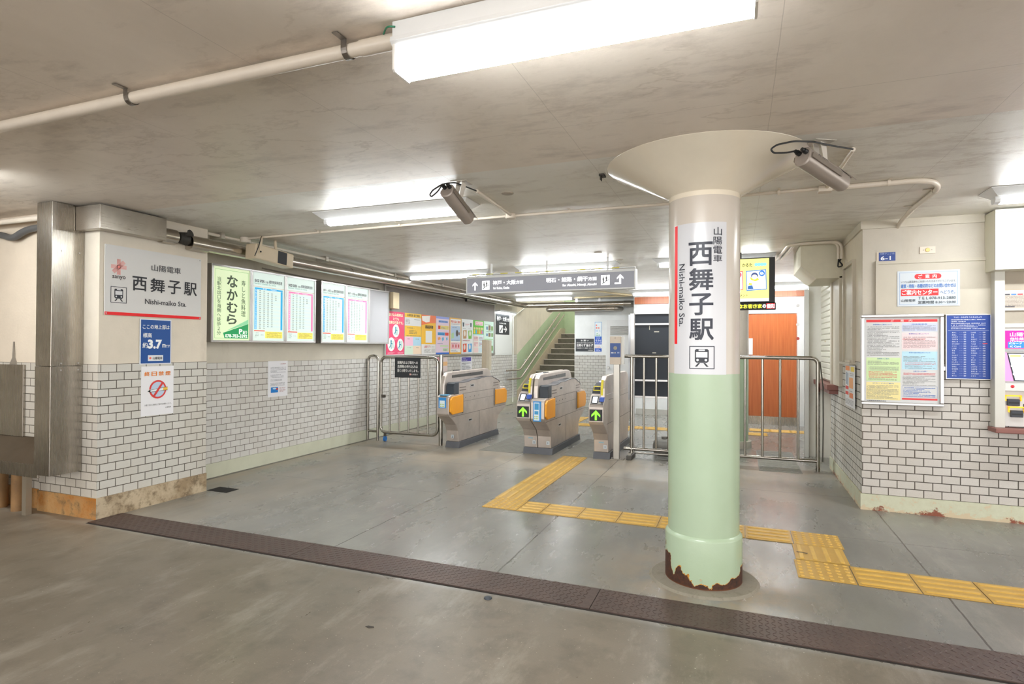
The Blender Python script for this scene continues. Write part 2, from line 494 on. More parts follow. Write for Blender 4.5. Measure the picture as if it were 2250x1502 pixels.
    def scrawls(s, blocks, color, name='text_lines', layer=3, seed=1, glyph=.85):
        """lines of print too small to read: rows of glyph-sized marks. block: (f, lines)"""
        rnd = random.Random(seed); mb = MB()
        for f, n in blocks:
            x0, y0, x1, y1 = s.L(f); lh = (y1 - y0) / n; gh = lh * .55; gw = gh * glyph
            for i in range(n):
                yb = y1 - lh * (i + .8); x = x0; end = x1 if rnd.random() < .7 else x0 + (x1 - x0) * rnd.uniform(.4, .9)
                while x + gw * .8 < end:
                    if rnd.random() > .08:
                        h = gh * rnd.uniform(.65, 1.0); ww = gw * rnd.uniform(.5, .8)
                        s._flat([(x, yb), (x + ww, yb), (x + ww, yb + h), (x, yb + h)], [(0, 1, 2, 3)], s.z(layer), mb)
                    x += gw
        return s.part(name, mb, color, layer)
    def frame(s, fw, depth, mat, name='frame', back=0.0, bevel=.002):
        mb = MB(); w, h = s.w, s.h
        mb.box(-fw, -fw, back, w + fw, 0, depth).box(-fw, h, back, w + fw, h + fw, depth).box(-fw, 0, back, 0, h, depth).box(w, 0, back, w + fw, h, depth)
        return mb.build(name, mat, s.root, local=True, bevel=bevel)
    def train(s, f):
        """front view of a train on rails in a rounded frame"""
        x0, y0, x1, y1 = f
        def q(a, b): return (x0 + (x1 - x0) * a, y0 + (y1 - y0) * b)
        def R(a, b, c, d): return (*q(a, b), *q(c, d))
        s.rframe(f, .0045, '#2b2e3a', 'pictogram_frame', 2)
        s.polys([[q(.28, .13), q(.72, .13), q(.77, .19), q(.77, .66), q(.70, .73), q(.30, .73), q(.23, .66), q(.23, .19)],
                 [q(.36, .74), q(.44, .74), q(.32, .9), q(.23, .9)], [q(.56, .74), q(.64, .74), q(.77, .9), q(.68, .9)]], '#1f222c', 'train_pictogram', 2)
        s.rects([R(.38, .15, .62, .21), R(.28, .26, .72, .5)], '#d5d5d8', 'train_windows', 3)
        s.discs([(*q(.34, .61), (x1 - x0) * .05, 1), (*q(.66, .61), (x1 - x0) * .05, 1)], '#d5d5d8', 'train_lamps', 3)

def emblem(s, cx, cy, r, layer=2):
    """red star of crossed hatched bars; r as a fraction of the width"""
    k = s.w / s.h; pl = []
    for a in (0, 45, 90):
        ca, sa = math.cos(math.radians(a)), math.sin(math.radians(a))
        for j in range(-4, 5):
            t = j * .056 * r; hw = .016 * r
            pl.append([(cx + (l * ca - (t + e) * sa) * 1, cy + (l * sa + (t + e) * ca) * -k) for l, e in ((-r, -hw), (r, -hw), (r, hw), (-r, hw))])
    s.polys(pl, '#f2a49d', 'emblem', layer)
    s.discs([(cx, cy, r * .16, 1)], '#f0837b', 'emblem_centre', layer + 1)

# ------------------------------------------------------------------ the setting
XL, XP, YR, XS = -4.857, -4.478, 5.489, .937      # left wall, pillar face, ticket wall, its side wall
YPF, YPB = 2.935, 3.89                            # pillar front and rear
m = MB()
m.quad((-9, -6, 0), (9, -6, 0), (9, 16, 0), (-9, 16, 0))
struct('floor', m, make_floor())
m = MB()
m.box(-9, -6, CEIL, 9, 3.16, CEIL + .2, 0)
m.box(-9, 3.16, CEIL, 9, 12.55, CEIL + .2, 1)
struct('ceiling', m, [make_ceiling('ceiling_paint', '#efe4d7', '#ddd1c3', False), make_ceiling('ceiling_sprayed', '#f0ede6', '#e2ded4', True)])

TILE_L = tile_mat('wall_tile_long', 'y', .02, .141, .062, '#dddbd7', '#d2cfca', '#6d675c', .0028)
TILE_P = tile_mat('wall_tile_pillar', 'y', YPF + .02, .157, .0628, '#d3d1ca', '#cbc8c0', '#4f493f')
TILE_PF = tile_mat('wall_tile_pillar_front', 'x', XP, .157, .0628, '#cbc5bb', '#bfb8ad', '#554e43')
TILE_R = tile_mat('wall_tile_ticket', 'x', XS + .005, .129, .063, '#cdc8c2', '#c3bdb6', '#4a443d', .0036)
TILE_S = tile_mat('wall_tile_side', 'y', YR, .129, .063, '#d0cdc6', '#c8c4bc', '#4a443d', .0036)
TILE_B = tile_mat('wall_tile_back', 'x', -3.4, .1, .063, '#cbc9c4', '#c3c1bb', '#6a655c', .003)

# left wall: plaster above, tiles below, gone at the stairwell
m = MB()
m.box(XL - .25, YPB, 0, XL, 12.75, 1.133, 1)
m.box(XL - .25, YPB, 1.133, XL - .004, 12.75, CEIL, 0)
struct('wall_left', m, [CREAMB, TILE_L])
# pillar beside the trough
m = MB()
m.box(XL - .3, YPF, 0, XP, YPB, .157, 3)
m.box(XL - .3, YPF, .157, XP, YPB, 1.162, 1)
m.box(XL - .3, YPF + .004, 1.162, XP - .004, YPB, CEIL, 0)
o = struct('wall_pillar', m, [CREAM, TILE_P, TILE_PF, CREAM])
for p in o.data.polygons:
    if p.material_index == 1 and abs(p.normal.y) > .9: p.material_index = 2
def stained(name, a, b, c, thr=(.35, .7), scale=5):
    g = G(name); n1 = g.noise(scale, 8, .7); n2 = g.noise(scale * 4, 6, .7)
    col = g.mix(g.ramp(n1, *thr), a, b); col = g.mix(g.m('MULTIPLY', g.ramp(n2, .5, .72), .8), col, c)
    g.col(col); g.rough(.75); g.bump(n2, .6, .01); return g.mat
RUSTBASE = stained('orange_stained_concrete', '#a86a22', '#c39a66', '#4a3a22', (.4, .62), 4)
OLDBASE = stained('flaking_concrete', '#c2b196', '#9c876a', '#5d5242', (.42, .6), 4)
m = MB().box(XL - .3, YPF - .012, 0, XP + .012, YPB, .16)
o = struct('baseboard_pillar', m, [OLDBASE, RUSTBASE])
for p in o.data.polygons:
    if p.normal.y < -.9: p.material_index = 1
# wall behind the trough
m = MB()
m.box(-9, YPF + .02, 0, XL - .29, YPF + .3, .157, 2)
m.box(-9, YPF + .02, .157, XL - .29, YPF + .3, 1.162, 1)
m.box(-9, YPF + .024, 1.162, XL - .29, YPF + .3, CEIL, 0)
struct('wall_front', m, [plaster('old_cream_plaster', '#ded0bd', '#8f7a5e'), TILE_PF, RUSTBASE])

def base_mat():
    g = G('green_cream_base'); n = g.noise(6, 8, .7, stretch=(1, 1, 1.4)); n2 = g.noise(22, 6, .7)
    low = g.m('SUBTRACT', 1.0, g.ramp(g.z, .0, .05))
    chip = g.m('MULTIPLY', g.ramp(g.m('ADD', n, g.m('MULTIPLY', low, .16)), .66, .69), g.ramp(n2, .35, .5))
    col = g.mix(g.ramp(n2, .3, .8), '#cdceb6', '#bfbfa5')
    col = g.mix(g.m('MULTIPLY', g.ramp(g.m('ADD', n2, g.m('MULTIPLY', low, .2)), .58, .62), .7), col, '#d0b795')
    col = g.mix(chip, col, '#8a4d38')
    g.col(col); g.rough(.55); g.bump(g.m('SUBTRACT', 1.0, chip), .4, .004); return g.mat
BASEP = base_mat()
BASEL = plaster('pale_green_base', '#cfd0bb', '#a9a58d', bumps=.1)
struct('baseboard_left', MB().box(XL - .01, YPB, 0, XL + .012, 12.75, .142), BASEL)
struct('trim_1', MB().box(XL, YPB + .1, -.01, XL + .05, 12.4, .004), P('#77736b', .8, 0, .2, 12))

struct('wall_light_block', MB().box(-9.2, -6, 0, -9, YPF + .02, CEIL), CREAMB)  # unseen wall added to block outside light from the far left
# ticket wall and its side wall
m = MB()
m.box(XS + .0005, YR, 0, 9, YR + .3, 1.20, 1)
m.box(XS + .0045, YR + .004, 1.20, 9, YR + .3, CEIL, 0)
struct('wall_right', m, [plaster('ticket_wall_cream', '#c6beb0'), TILE_R])
m = MB()
m.box(XS, YR + .001, 0, XS + .3, 7.24, .93, 1)
m.box(XS, YR + .001, .93, XS + .3, 6.45, 1.20, 1)
m.box(XS + .004, YR + .005, 1.20, XS + .3, 6.45, CEIL, 0)
m.box(XS + .004, 6.45, .93, XS + .3, 7.95, CEIL, 0)
m.box(XS + .08, 7.24, 0, XS + .3, 7.95, .93, 0)
# the strip of the ticket wall's own end
struct('wall_side', m, [CREAM, TILE_S])
m = MB().prism([(XS - .012, YR - .012), (9, YR - .012), (9, YR + .01), (XS + .01, YR + .01), (XS + .01, 7.24), (XS - .012, 7.24)], 'z', 0, .129)
struct('baseboard_right', m, BASEP)
struct('trim_2', MB().prism([(XS - .01, YR - .01), (1.755, YR - .01), (1.755, YR + .01), (XS + .01, YR + .01), (XS + .01, 6.44), (XS - .01, 6.44)], 'z', 2.29, CEIL), PAINTED)
# boarded window over the notices on the ticket wall, and the one round the corner
m = MB().box(1.045, YR - .012, 1.58, 1.80, YR + .006, 1.995)
m.box(1.03, YR - .02, 1.995, 1.80, YR + .006, 2.02).box(1.03, YR - .02, 1.58, 1.05, YR + .006, 1.995).box(1.765, YR - .016, 1.965, 1.80, YR - .002, 1.998)
struct('window_1', m, PAINTED)
m = MB()
for a, b, c, d in ((5.80, 5.84, 1.19, 2.06), (6.30, 6.34, 1.19, 2.06)):
    m.box(XS - .02, a, c, XS + .02, b, d)
m.box(XS - .024, 5.80, 2.06, XS + .02, 6.34, 2.09).box(XS - .002, 5.84, 1.197, XS + .02, 6.30, 2.059)
m.box(XS - .05, 5.78, 1.17, XS + .01, 6.36, 1.1895).box(XS - .035, 5.845, 1.19, XS + .01, 6.1, 1.21)
struct('window_2', m, PAINTED)
# shuttered counter window
m = MB()
for i in range(17):
    z0 = .955 + i * .0645
    m.prism([(XS - .012, z0), (XS - .022, z0 + .012), (XS - .022, z0 + .055), (XS - .012, z0 + .0635), (XS + .01, z0 + .0635), (XS + .01, z0)], 'y', 6.95, 7.92)
SHUT = P('#e4e1d3', .42, 0, .03)
win = struct('window_3', m, SHUT)
fm = MB().box(XS - .045, 6.86, .94, XS + .01, 6.95, 2.06).box(XS - .03, 6.45, .94, XS + .006, 6.86, 2.02).box(XS - .045, 7.92, .94, XS + .01, 7.95, 2.06)
fm.build('window_frame', PAINTED, win, bevel=.003)
sm = MB().box(XS - .10, 6.72, .885, XS + .06, 7.98, .94).box(XS - .08, 6.74, .845, XS + .06, 7.9, .885)
sm.build('window_sill', BROWN, win, bevel=.004)
lk = MB().box(XS - .025, 7.05, 1.385, XS - .02, 7.075, 1.40).box(XS - .025, 7.5, 1.385, XS - .02, 7.525, 1.40)
lk.build('window_latch', P('#b38b3c', .35, .8), win)

# far end: wall with store-room door, recess, orange door, partition
m = MB()
m.box(-3.40, 12.5, 0, -2.70, 12.7, 1.143, 1).box(-3.40, 12.504, 1.143, -2.70, 12.7, CEIL, 0)
m.box(-2.70, 12.504, 0, -1.95, 12.7, CEIL, 0)
m.box(-3.40, 12.7, 0, -3.2, 17.5, 4.4, 0)
m.box(-3.4, 12.5, CEIL, -1.9, 12.7, 4.4, 0)
m.box(-1.95, 11.6, 0, .14, 11.8, CEIL, 0).box(-1.95, 11.8, 0, -1.85, 12.6, CEIL, 0)
m.box(.14, 10.9, 1.91, 1.25, 11.1, CEIL, 0).box(.06, 10.9, 0, .14, 11.7, CEIL, 0).box(.91, 10.9, 0, 1.25, 11.1, 1.91, 0)
m.box(1.1, 7.9, 0, 1.25, 10.95, CEIL, 0)
struct('wall_back', m, [WHITEW, TILE_B])
struct('baseboard_back', MB().box(-3.41, 12.488, 0, -2.70, 12.51, .10).box(-1.9, 11.588, 0, .06, 11.61, .11), P('#b8b7b0', .4, 0, .05))
def wood_mat():
    g = G('orange_wood'); st = g.noise(5, 5, .6, stretch=(9, 9, .35)); n = g.noise(1.3, 3)
    g.col(g.mix(g.ramp(st, .3, .75), '#bd6a38', '#a55325')); g.rough(.32); return g.mat
WOOD = wood_mat()
d1 = struct('door_1', MB().box(.14, 10.93, .14, .91, 10.97, 1.905), WOOD)
MB().box(.14, 10.92, 0, .91, 10.97, .14).build('kick_plate', STEEL, d1)
MB().box(.145, 10.91, 1.20, .215, 10.93, 1.48).build('door_notice', print_mat('#e6e6e6'), d1)
struct('trim_3', MB().box(-1.93, 11.57, 2.165, .05, 11.6, 2.30).box(.14, 10.87, 2.19, 1.08, 10.9, 2.285), WOOD)
d2 = struct('door_2', MB().box(-2.68, 12.49, .02, -2.0, 12.51, 1.90), P('#e0e0e0', .4, 0, .02))
lm = MB()
for i in range(7): lm.prism([(12.488, 1.575 + i * .029), (12.474, 1.58 + i * .029), (12.488, 1.597 + i * .029)], 'x', -2.6, -2.12)
lm.build('louver', P('#b9b8b4', .45), d2)
MB().tube([(-2.63, 12.49, .875), (-2.63, 12.46, .875)], .012, 10).tube([(-2.63, 12.455, .875), (-2.63, 12.43, .875)], [.03, .024], 14).build('door_handle', ALU, d2, smooth=True)

# beyond the counter: white wing wall, cream bulkhead
struct('wall_wing', MB().box(.785, 7.9, 0, 1.25, 7.98, CEIL), P('#dcdad2', .45, 0, .03))
m = MB()
poly = [(.567, CEIL), (.567, 2.13), (.708, 2.0), (XS + .01, 2.0), (XS + .01, CEIL)]
m.prism(poly, 'y', 6.45, 7.24)
t = m.build('duct_box', P('#d5cfba', .45, 0, .04), bevel=.003)
tag(t, 'cream chamfered boxing hung from the ceiling over the shuttered counter', 'duct box')

# stairwell
CREAMS = plaster('stair_cream', '#e6dccb', '#b79c7a')
GREENS = plaster('stair_green', '#b9cba6', '#9aa888', bumps=.1)
def stair_z(y): return .56 + .1425 / .32 * (y - 13.72)
m = MB()
y0, y1 = 12.75, 16.28
m.prism([(y0, 0), (y1, stair_z(y1)), (17.0, stair_z(y1)), (17.0, stair_z(y1) + .85), (15.9, stair_z(15.9) + .90), (y0, stair_z(y0) + 1.0), ], 'x', XL - .25, XL, 1)
m.prism([(y0, stair_z(y0) + 1.0), (15.9, stair_z(15.9) + .90), (17.0, stair_z(y1) + .85), (17.0, 4.4), (y0, 4.4)], 'x', XL - .25, XL - .003, 0)
m.box(XL - .2, 16.7, stair_z(y1) - .2, -3.2, 16.9, 2.75, 1).box(XL - .2, 16.702, 2.75, -3.2, 16.9, 4.4, 0)
m.box(XL - .2, 12.56, 4.3, -3.2, 17, 4.4, 0).box(XL - .25, 12.4, CEIL, XL, 12.75, 4.4, 0).box(XL, 12.4, 2.56, -3.2, 12.55, 4.4, 0)
struct('wall_stair', m, [CREAMS, GREENS])
STEP = stained('worn_step_concrete', '#6b6658', '#7f7a6d', '#4a463c', scale=3)
NOSE = P('#e6dfd4', .5, 0, .08)
t = thing('staircase', 'dark concrete stairs climbing beside the pale green wall', 'stairs', (-4.0, 12.76, 0))
for j in range(-3, 9):
    yy = 13.72 + .32 * j; zz = .56 + .1425 * j
    sb = MB().box(XL + .03, yy, max(0, zz - .1425), -3.41, yy + .36 if j < 8 else 16.69, zz, 0)
    st = sb.build('step', STEP, t)
    MB().box(XL + .03, yy - .012, zz - .012, -3.41, yy + .05, zz + .003).build('nosing', NOSE, st)
m = MB().prism([(12.76, 0), (12.76, .30), (16.28, stair_z(16.28) + .16), (16.69, stair_z(16.28) + .16), (16.69, .0)], 'x', XL + .002, XL + .029)
m.build('stringer', plaster('stringer_plaster', '#cfc0a8', '#9a8a72'), t)

# ------------------------------------------------------------------ column
CX, CY, CR = -.19, 3.497, .1935
def col_mat(zsplit, rust):
    g = G('column_paint'); n = g.noise(9, 8, .72); n2 = g.noise(40, 5, .7); n3 = g.noise(2.2, 4, .6)
    col = g.mix(g.m('GREATER_THAN', g.z, zsplit), g.mix(g.ramp(n3, .3, .75), '#abbda2', '#a1b396'), g.mix(g.ramp(n3, .3, .75), '#c9c0b5', '#bfb5a8'))
    scuff = g.m('MULTIPLY', g.ramp(g.noise(14, 6, .8, stretch=(1, 1, .25)), .70, .76), .35)
    col = g.mix(scuff, col, '#8f8d6c')
    if not rust: g.col(col)
    if rust:
        ang = g.m('ARCTAN2', g.y, g.x)
        na = g.n('TexNoise', {'Vector': g.n('CombineXYZ', {0: g.m('MULTIPLY', ang, .55), 1: 2.3, 2: g.m('MULTIPLY', g.z, 2.0)}).outputs[0], 'Scale': 2.2, 'Detail': 5, 'Roughness': .55}).outputs['Fac']
        lim = g.m('MULTIPLY_ADD', g.ramp(na, .33, .58), .12, -.008)
        # a taller scar on the side towards the gates' left neighbour
        side = g.m('SUBTRACT', 1.0, g.ramp(g.m('ABSOLUTE', g.m('ADD', ang, 2.78)), .05, .42))
        lim = g.m('ADD', lim, g.m('MULTIPLY', side, g.m('MULTIPLY', .17, g.ramp(na, .2, .6))))
        mask = g.m('LESS_THAN', g.z, lim)
        rim = g.m('LESS_THAN', g.z, g.m('ADD', lim, .006))
        col = g.mix(rim, col, '#c08a3c')
        rc = g.mix(g.ramp(n2, .35, .65), '#2e1d15', '#512c19')
        rc = g.mix(g.m('MULTIPLY', g.m('SUBTRACT', 1.0, g.ramp(g.z, .0, .02)), .7), rc, '#a4602a')
        col = g.mix(mask, col, rc); g.col(col)
        g.rough(g.m('MULTIPLY_ADD', mask, .55, .25)); g.bump(g.m('ADD', g.m('SUBTRACT', 1.0, mask), g.m('MULTIPLY', n2, .3)), .5, .004)
    else:
        g.rough(.25); g.bump(n2, .06, .003)
    return g.mat
t = thing('support_column', 'round steel column, cream over pale green, rusted foot, trumpet head at the ceiling', 'column', (CX, CY, 0))
t['kind'] = 'thing'
MB().lathe([(CR, .262), (CR, 2.165)], CX, CY, 72).build('shaft', col_mat(1.168, False), t, smooth=True)
MB().lathe([(CR - .004, .285), (CR + .004, .280), (.207, .268), (.2085, .262), (.2085, 0)], CX, CY, 72).build('foot_collar', col_mat(9, True), t, smooth=True)
CAPM = P('#ddd2be', .14, 0, .04, 3)
MB().lathe([(CR + .001, 2.14), (CR + .001, 2.166), (.198, 2.170), (.548, CEIL - .002), (.5485, CEIL - .0005)], CX, CY, 96).build('capital', CAPM, t, smooth=True)
MB().tube([(CX + .0, CY - .2085, .065), (CX + .0, CY - .214, .065)], .006, 10).build('bolt', P('#b9b08f', .5, .4), t)
rm = MB().lathe([(.205, .012), (.285, .010), (.30, .0)], CX, CY, 40)
tag(rm.build('column_footing', stained('footing_mortar', '#837c6e', '#8e8677', '#675d4e')), 'low mortar ring cast on the floor round the rusted column foot', 'footing')

# slim second column beyond the fence
t = thing('support_column', 'second column, cream over green, beyond the railing and half hidden', 'column', (-.085, 8.35, 0)); t['kind'] = 'thing'
MB().lathe([(.2, .06), (.2, CEIL - .001)], -.085, 8.35, 48).build('shaft', col_mat(1.17, False), t, smooth=True)
MB().lathe([(.2, .09), (.235, .085), (.24, .0)], -.085, 8.35, 48).build('foot_collar', P('#b9b5a6', .6, 0, .1), t, smooth=True)

# ------------------------------------------------------------------ floor fittings
def chequer_mat():
    g = G('rusty_chequer_steel'); n = g.noise(6, 7, .7); n2 = g.noise(60, 3, .6)
    col = g.mix(g.ramp(n, .3, .75), '#4a3c37', '#65534b'); col = g.mix(g.m('MULTIPLY', g.ramp(n2, .5, .75), .5), col, '#3c2a24')
    g.col(col); g.bsdf.inputs['Metallic'].default_value = .35; g.rough(g.m('MULTIPLY_ADD', n, .25, .32)); g.bump(n2, .15, .002); return g.mat
CHEQ = chequer_mat()
m = MB().box(-4.46, 2.846, .0002, 3.2, 3.128, .0012)
struct('trim_4', m, P('#241d18', .9, 0, .1))
for k, (xa, xb, lb) in enumerate(((-4.458, -2.602, 'rusty chequer-plate drain cover starting at the stained tiled pillar'), (-2.598, -.697, 'rusty chequer-plate drain cover between the pillar-end cover and the column'),
                   (-.693, 1.208, 'rusty chequer-plate drain cover running past the foot of the column'), (1.212, 3.1, 'rusty chequer-plate drain cover past the column towards the ticket machine'))):
    m = MB().box(xa, 2.86, .001, xb, 3.118, .006)
    p = .0285; ny = 9; nx = int((xb - xa - .02) / p)
    for i in range(nx):
        for j in range(ny):
            x = xa + .02 + i * p; y = 2.876 + j * p; s = 1 if (i + j) % 2 else -1
            dx, dy = .0105, .0105 * s; px, py = -.0028 * s, .0028
            a = (x - dx, y - dy); b = (x + dx, y + dy)
            m.add([(a[0], a[1], .006), (x + px, y + py, .0062), (b[0], b[1], .006), (x - px, y - py, .0062), (x - dx * .6, y - dy * .6, .0078), (x + dx * .6, y + dy * .6, .0078)],
                  [(0, 3, 5, 4), (3, 2, 5), (2, 1, 4, 5), (1, 0, 4)])
    tag(m.build('drain_cover', CHEQ, fixn=False), lb, 'drain cover', 'chequer-plate drain covers')

def tact_mat():
    g = G('tactile_yellow'); n = g.noise(7, 6, .7); n2 = g.noise(50, 4, .6)
    col = g.mix(g.ramp(n, .3, .75), '#ddb558', '#cda44a'); col = g.mix(g.m('MULTIPLY', g.ramp(n2, .55, .75), .4), col, '#a98743')
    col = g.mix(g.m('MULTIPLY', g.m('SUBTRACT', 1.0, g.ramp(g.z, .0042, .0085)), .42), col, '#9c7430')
    g.col(col); g.rough(.42); g.bump(n2, .1, .002); return g.mat
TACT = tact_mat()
def bar_tile():
    m = MB().box(-.1478, -.1478, 0, .1478, .1478, .004)
    for i in range(4):
        x = -.111 + i * .074
        for (w0, z0, w1, z1) in ((.015, .004, .010, .0088),):
            n = 8; ring = lambda ww, L: [(x + ww * math.cos(a), L + ww * math.sin(a)) if k < n else (x + ww * math.cos(a), -L + ww * math.sin(a)) for k, a in enumerate([math.pi * q / (n - 1) for q in range(n)] + [math.pi + math.pi * q / (n - 1) for q in range(n)])]
            A = ring(w0, .122); B = ring(w1, .122); N = len(A)
            m.add([(*p, z0) for p in A] + [(*p, z1) for p in B], [(k, (k + 1) % N, (k + 1) % N + N, k + N) for k in range(N)] + [tuple(range(N, 2 * N))])
    return m
def dot_tile():
    m = MB().box(-.1478, -.1478, 0, .1478, .1478, .004)
    for i in range(6):
        for j in range(6):
            m.lathe([(.013, .004), (.0115, .0072), (.008, .0088), (.0001, .009)], -.125 + .05 * i, -.125 + .05 * j, 12)
    return m
BAR = DOT = None
def tile(kind, x, y, turn, label, group='yellow tactile paving tiles', sx=1.0):
    global BAR, DOT
    src = BAR if kind == 'bar' else DOT
    if src is None:
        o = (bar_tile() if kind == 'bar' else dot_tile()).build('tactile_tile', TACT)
        if kind == 'bar': BAR = o
        else: DOT = o
    else:
        o = src.copy(); COL.objects.link(o)
    o.location = (x, y, .001); o.rotation_euler = (0, 0, math.pi / 2 if turn else 0); o.scale = (1, sx, 1) if turn else (1, 1, 1)
    tag(o, label, 'tactile tile', group); return o
ORD = ['first', 'second', 'third', 'fourth', 'fifth', 'sixth', 'seventh', 'eighth', 'ninth', 'tenth', 'eleventh', 'twelfth', 'thirteenth', 'fourteenth', 'fifteenth', 'sixteenth', 'seventeenth', 'eighteenth']
tile('dot', -1.812, 4.507, 0, 'dotted yellow tile at the corner where the path turns from the gates')
for k in range(7):
    tile('bar', -1.822 + .0 * k, 4.807 + .3 * k, 0, 'ridged yellow tile, %s from the dotted corner towards the gates' % ORD[k])
for k in range(6):
    tile('bar', .19 - .3 * k, 4.482 + .0035 * k, 1, 'ridged yellow tile, %s before the dotted tile behind the column' % ORD[k])
tile('bar', -1.561, 4.504, 1, 'short ridged yellow tile touching the dotted corner tile', sx=.66)
tile('dot', .492, 4.475, 0, 'dotted yellow tile where the path behind the column turns towards the drain')
o = tile('bar', .478, 4.172, 0, 'ridged yellow tile between two dotted tiles, marked by a dark scuff')
MB().prism([(-.135, -.035), (-.10, -.03), (-.075, -.045), (-.07, -.03), (-.10, -.018), (-.135, -.022)], 'z', .0087, .0094).build('scuff', P('#4a3f2c', .7, 0, .1), o, local=True)
tile('dot', .465, 3.862, 0, 'dotted yellow tile nearest the column foot')
for k in range(5):
    tile('bar', .767 + .302 * k, 3.857 - .002 * k, 1, 'ridged yellow tile, %s from the near dotted tile towards the ticket machine' % ORD[k])
for k in range(13):
    tile('bar' if k not in (1, 6, 11) else 'dot', -3.35 + .3 * k, 9.62, 1, 'yellow tactile tile inside the gates, %s along the row from the tiled wall' % ORD[k], 'yellow tactile tiles inside the gates')
for k in range(3):
    tile('bar', -2.75, 9.92 + .3 * k, 0, 'yellow tactile tile inside the gates, %s on the spur towards the stairs' % ORD[k], 'yellow tactile tiles inside the gates')
for k in range(4):
    tile('bar', -1.77, 8.42 + .3 * k, 0, 'yellow tactile tile inside the gates, %s behind the ribbed mat of the wide aisle' % ORD[k], 'yellow tactile tiles inside the gates')
for k in range(3):
    tile('bar', .30 + .3 * k, 10.1, 1, 'yellow tactile tile before the orange door, %s from the second column' % ORD[k], 'yellow tactile tiles inside the gates')

def ribbed(x0, y0, x1, y1, label):
    m = MB().box(x0, y0, .0, x1, y1, .004)
    n = int((y1 - y0) / .055)
    for i in range(n):
        a = y0 + (i + .2) * (y1 - y0) / n
        m.box(x0 + .01, a, .004, x1 - .01, a + .03, .0075)
    tag(m.build('ribbed_mat', P('#8d8b84', .6, 0, .1, 6)), label, 'mat', 'ribbed floor mats at the gates')
ribbed(-3.07, 6.72, -2.50, 8.05, 'grey ribbed mat in the gate aisle nearest the tiled wall')
ribbed(-2.02, 6.79, -1.60, 8.12, 'grey ribbed mat in the gate aisle with the yellow path')
ribbed(.20, 6.78, .62, 8.1, 'grey ribbed mat under the railing beside the shuttered counter')
tag(MB().box(-4.47, 3.90, .0012, -4.24, 4.04, .003).build('drain_slot', P('#1c1814', .9, 0, .1)), 'small dark open drain slot at the rear foot of the tiled pillar', 'drain')
tag(MB().lathe([(.022, 0), (.020, .006), (.012, .010), (.0001, .011)], -1.217, 2.79, 14).build('floor_stud', P('#3d4248', .5, .3)), 'dark round stud in the concrete before the drain covers', 'stud')
m = MB().prism([(-1.625, 2.295), (-1.60, 2.288), (-1.58, 2.30), (-1.588, 2.309), (-1.615, 2.306)], 'z', .0003, .002)
tag(m.build('dead_leaf', P('#3b352e', .8, 0, .1)), 'small dark flattened leaf lying on the bare concrete', 'leaf')

# ------------------------------------------------------------------ fluorescent lights
def batten(cx, cy, L, label, first=None, group='slim batten lights on the sprayed ceiling'):
    if first is not None:
        return copy_thing(first, (cx, cy, CEIL), label)
    t = thing('batten_light', label, 'ceiling light', (cx, cy, CEIL), group)
    h = L / 2
    mb = MB()
    zt, zb = CEIL - .002, CEIL - .05
    mb.add([(cx - h, cy - .115, zt), (cx + h, cy - .115, zt), (cx + h, cy + .115, zt), (cx - h, cy + .115, zt),
            (cx - h + .05, cy - .058, zb), (cx + h - .05, cy - .058, zb), (cx + h - .05, cy + .058, zb), (cx - h + .05, cy + .058, zb),
            (cx - h, cy - .115, zt - .006), (cx + h, cy - .115, zt - .006), (cx + h, cy + .115, zt - .006), (cx - h, cy + .115, zt - .006)],
           [(0, 1, 2, 3), (8, 9, 5, 4), (9, 10, 6, 5), (10, 11, 7, 6), (11, 8, 4, 7), (4, 5, 6, 7), (0, 1, 9, 8), (1, 2, 10, 9), (2, 3, 11, 10), (3, 0, 8, 11)])
    mb.build('housing', WHITEPAINT, t)
    prof = [(-.034, 0), (-.036, -.018), (-.030, -.036), (-.015, -.044), (.015, -.044), (.030, -.036), (.036, -.018), (.034, 0)]
    MB().prism([(cy + a, zb + b + .002) for a, b in prof], 'x', cx - h + .075, cx + h - .075).build('tube_cover', LENS, t)
    for sx in (-1, 1):
        MB().prism([(cy + a * 1.06, zb + b * 1.04 + .002) for a, b in prof], 'x', cx + sx * (h - .075), cx + sx * (h - .045)).build('end_cap', WHITEPAINT, t)
    return t
B0 = batten(-2.44, 3.765, 1.33, 'batten light beside the first security camera')
batten(-3.80, 7.26, 1.33, 'batten light over the gates nearest the tiled wall', B0)
batten(-2.05, 7.12, 1.33, 'batten light just above the hanging direction sign', B0)
batten(-.29, 7.05, 1.33, 'batten light half hidden by the cream column', B0)
batten(-3.72, 11.3, 1.33, 'far batten light below the hanging direction sign', B0)
batten(-1.22, 10.75, 1.33, 'far batten light before the orange lintel over the black board', B0)
batten(.42, 10.2, 1.33, 'far batten light between monitor and cream bulkhead', B0)
batten(2.17, 4.70, 1.33, 'batten light above the ticket machine', B0)
batten(-4.78, 2.0, 1.33, 'batten light over the wash trough corner, its glow on the ceiling', B0)
batten(-4.0, 13.6, 1.2, 'added unseen light brightening the lower steps of the stairwell', B0).location.z = 4.3  # unseen lamp put in to brighten the stairwell
batten(-4.0, 15.6, 1.2, 'added unseen light brightening the upper steps of the stairwell', B0).location.z = 4.3  # second unseen lamp, added for more light on the stairs

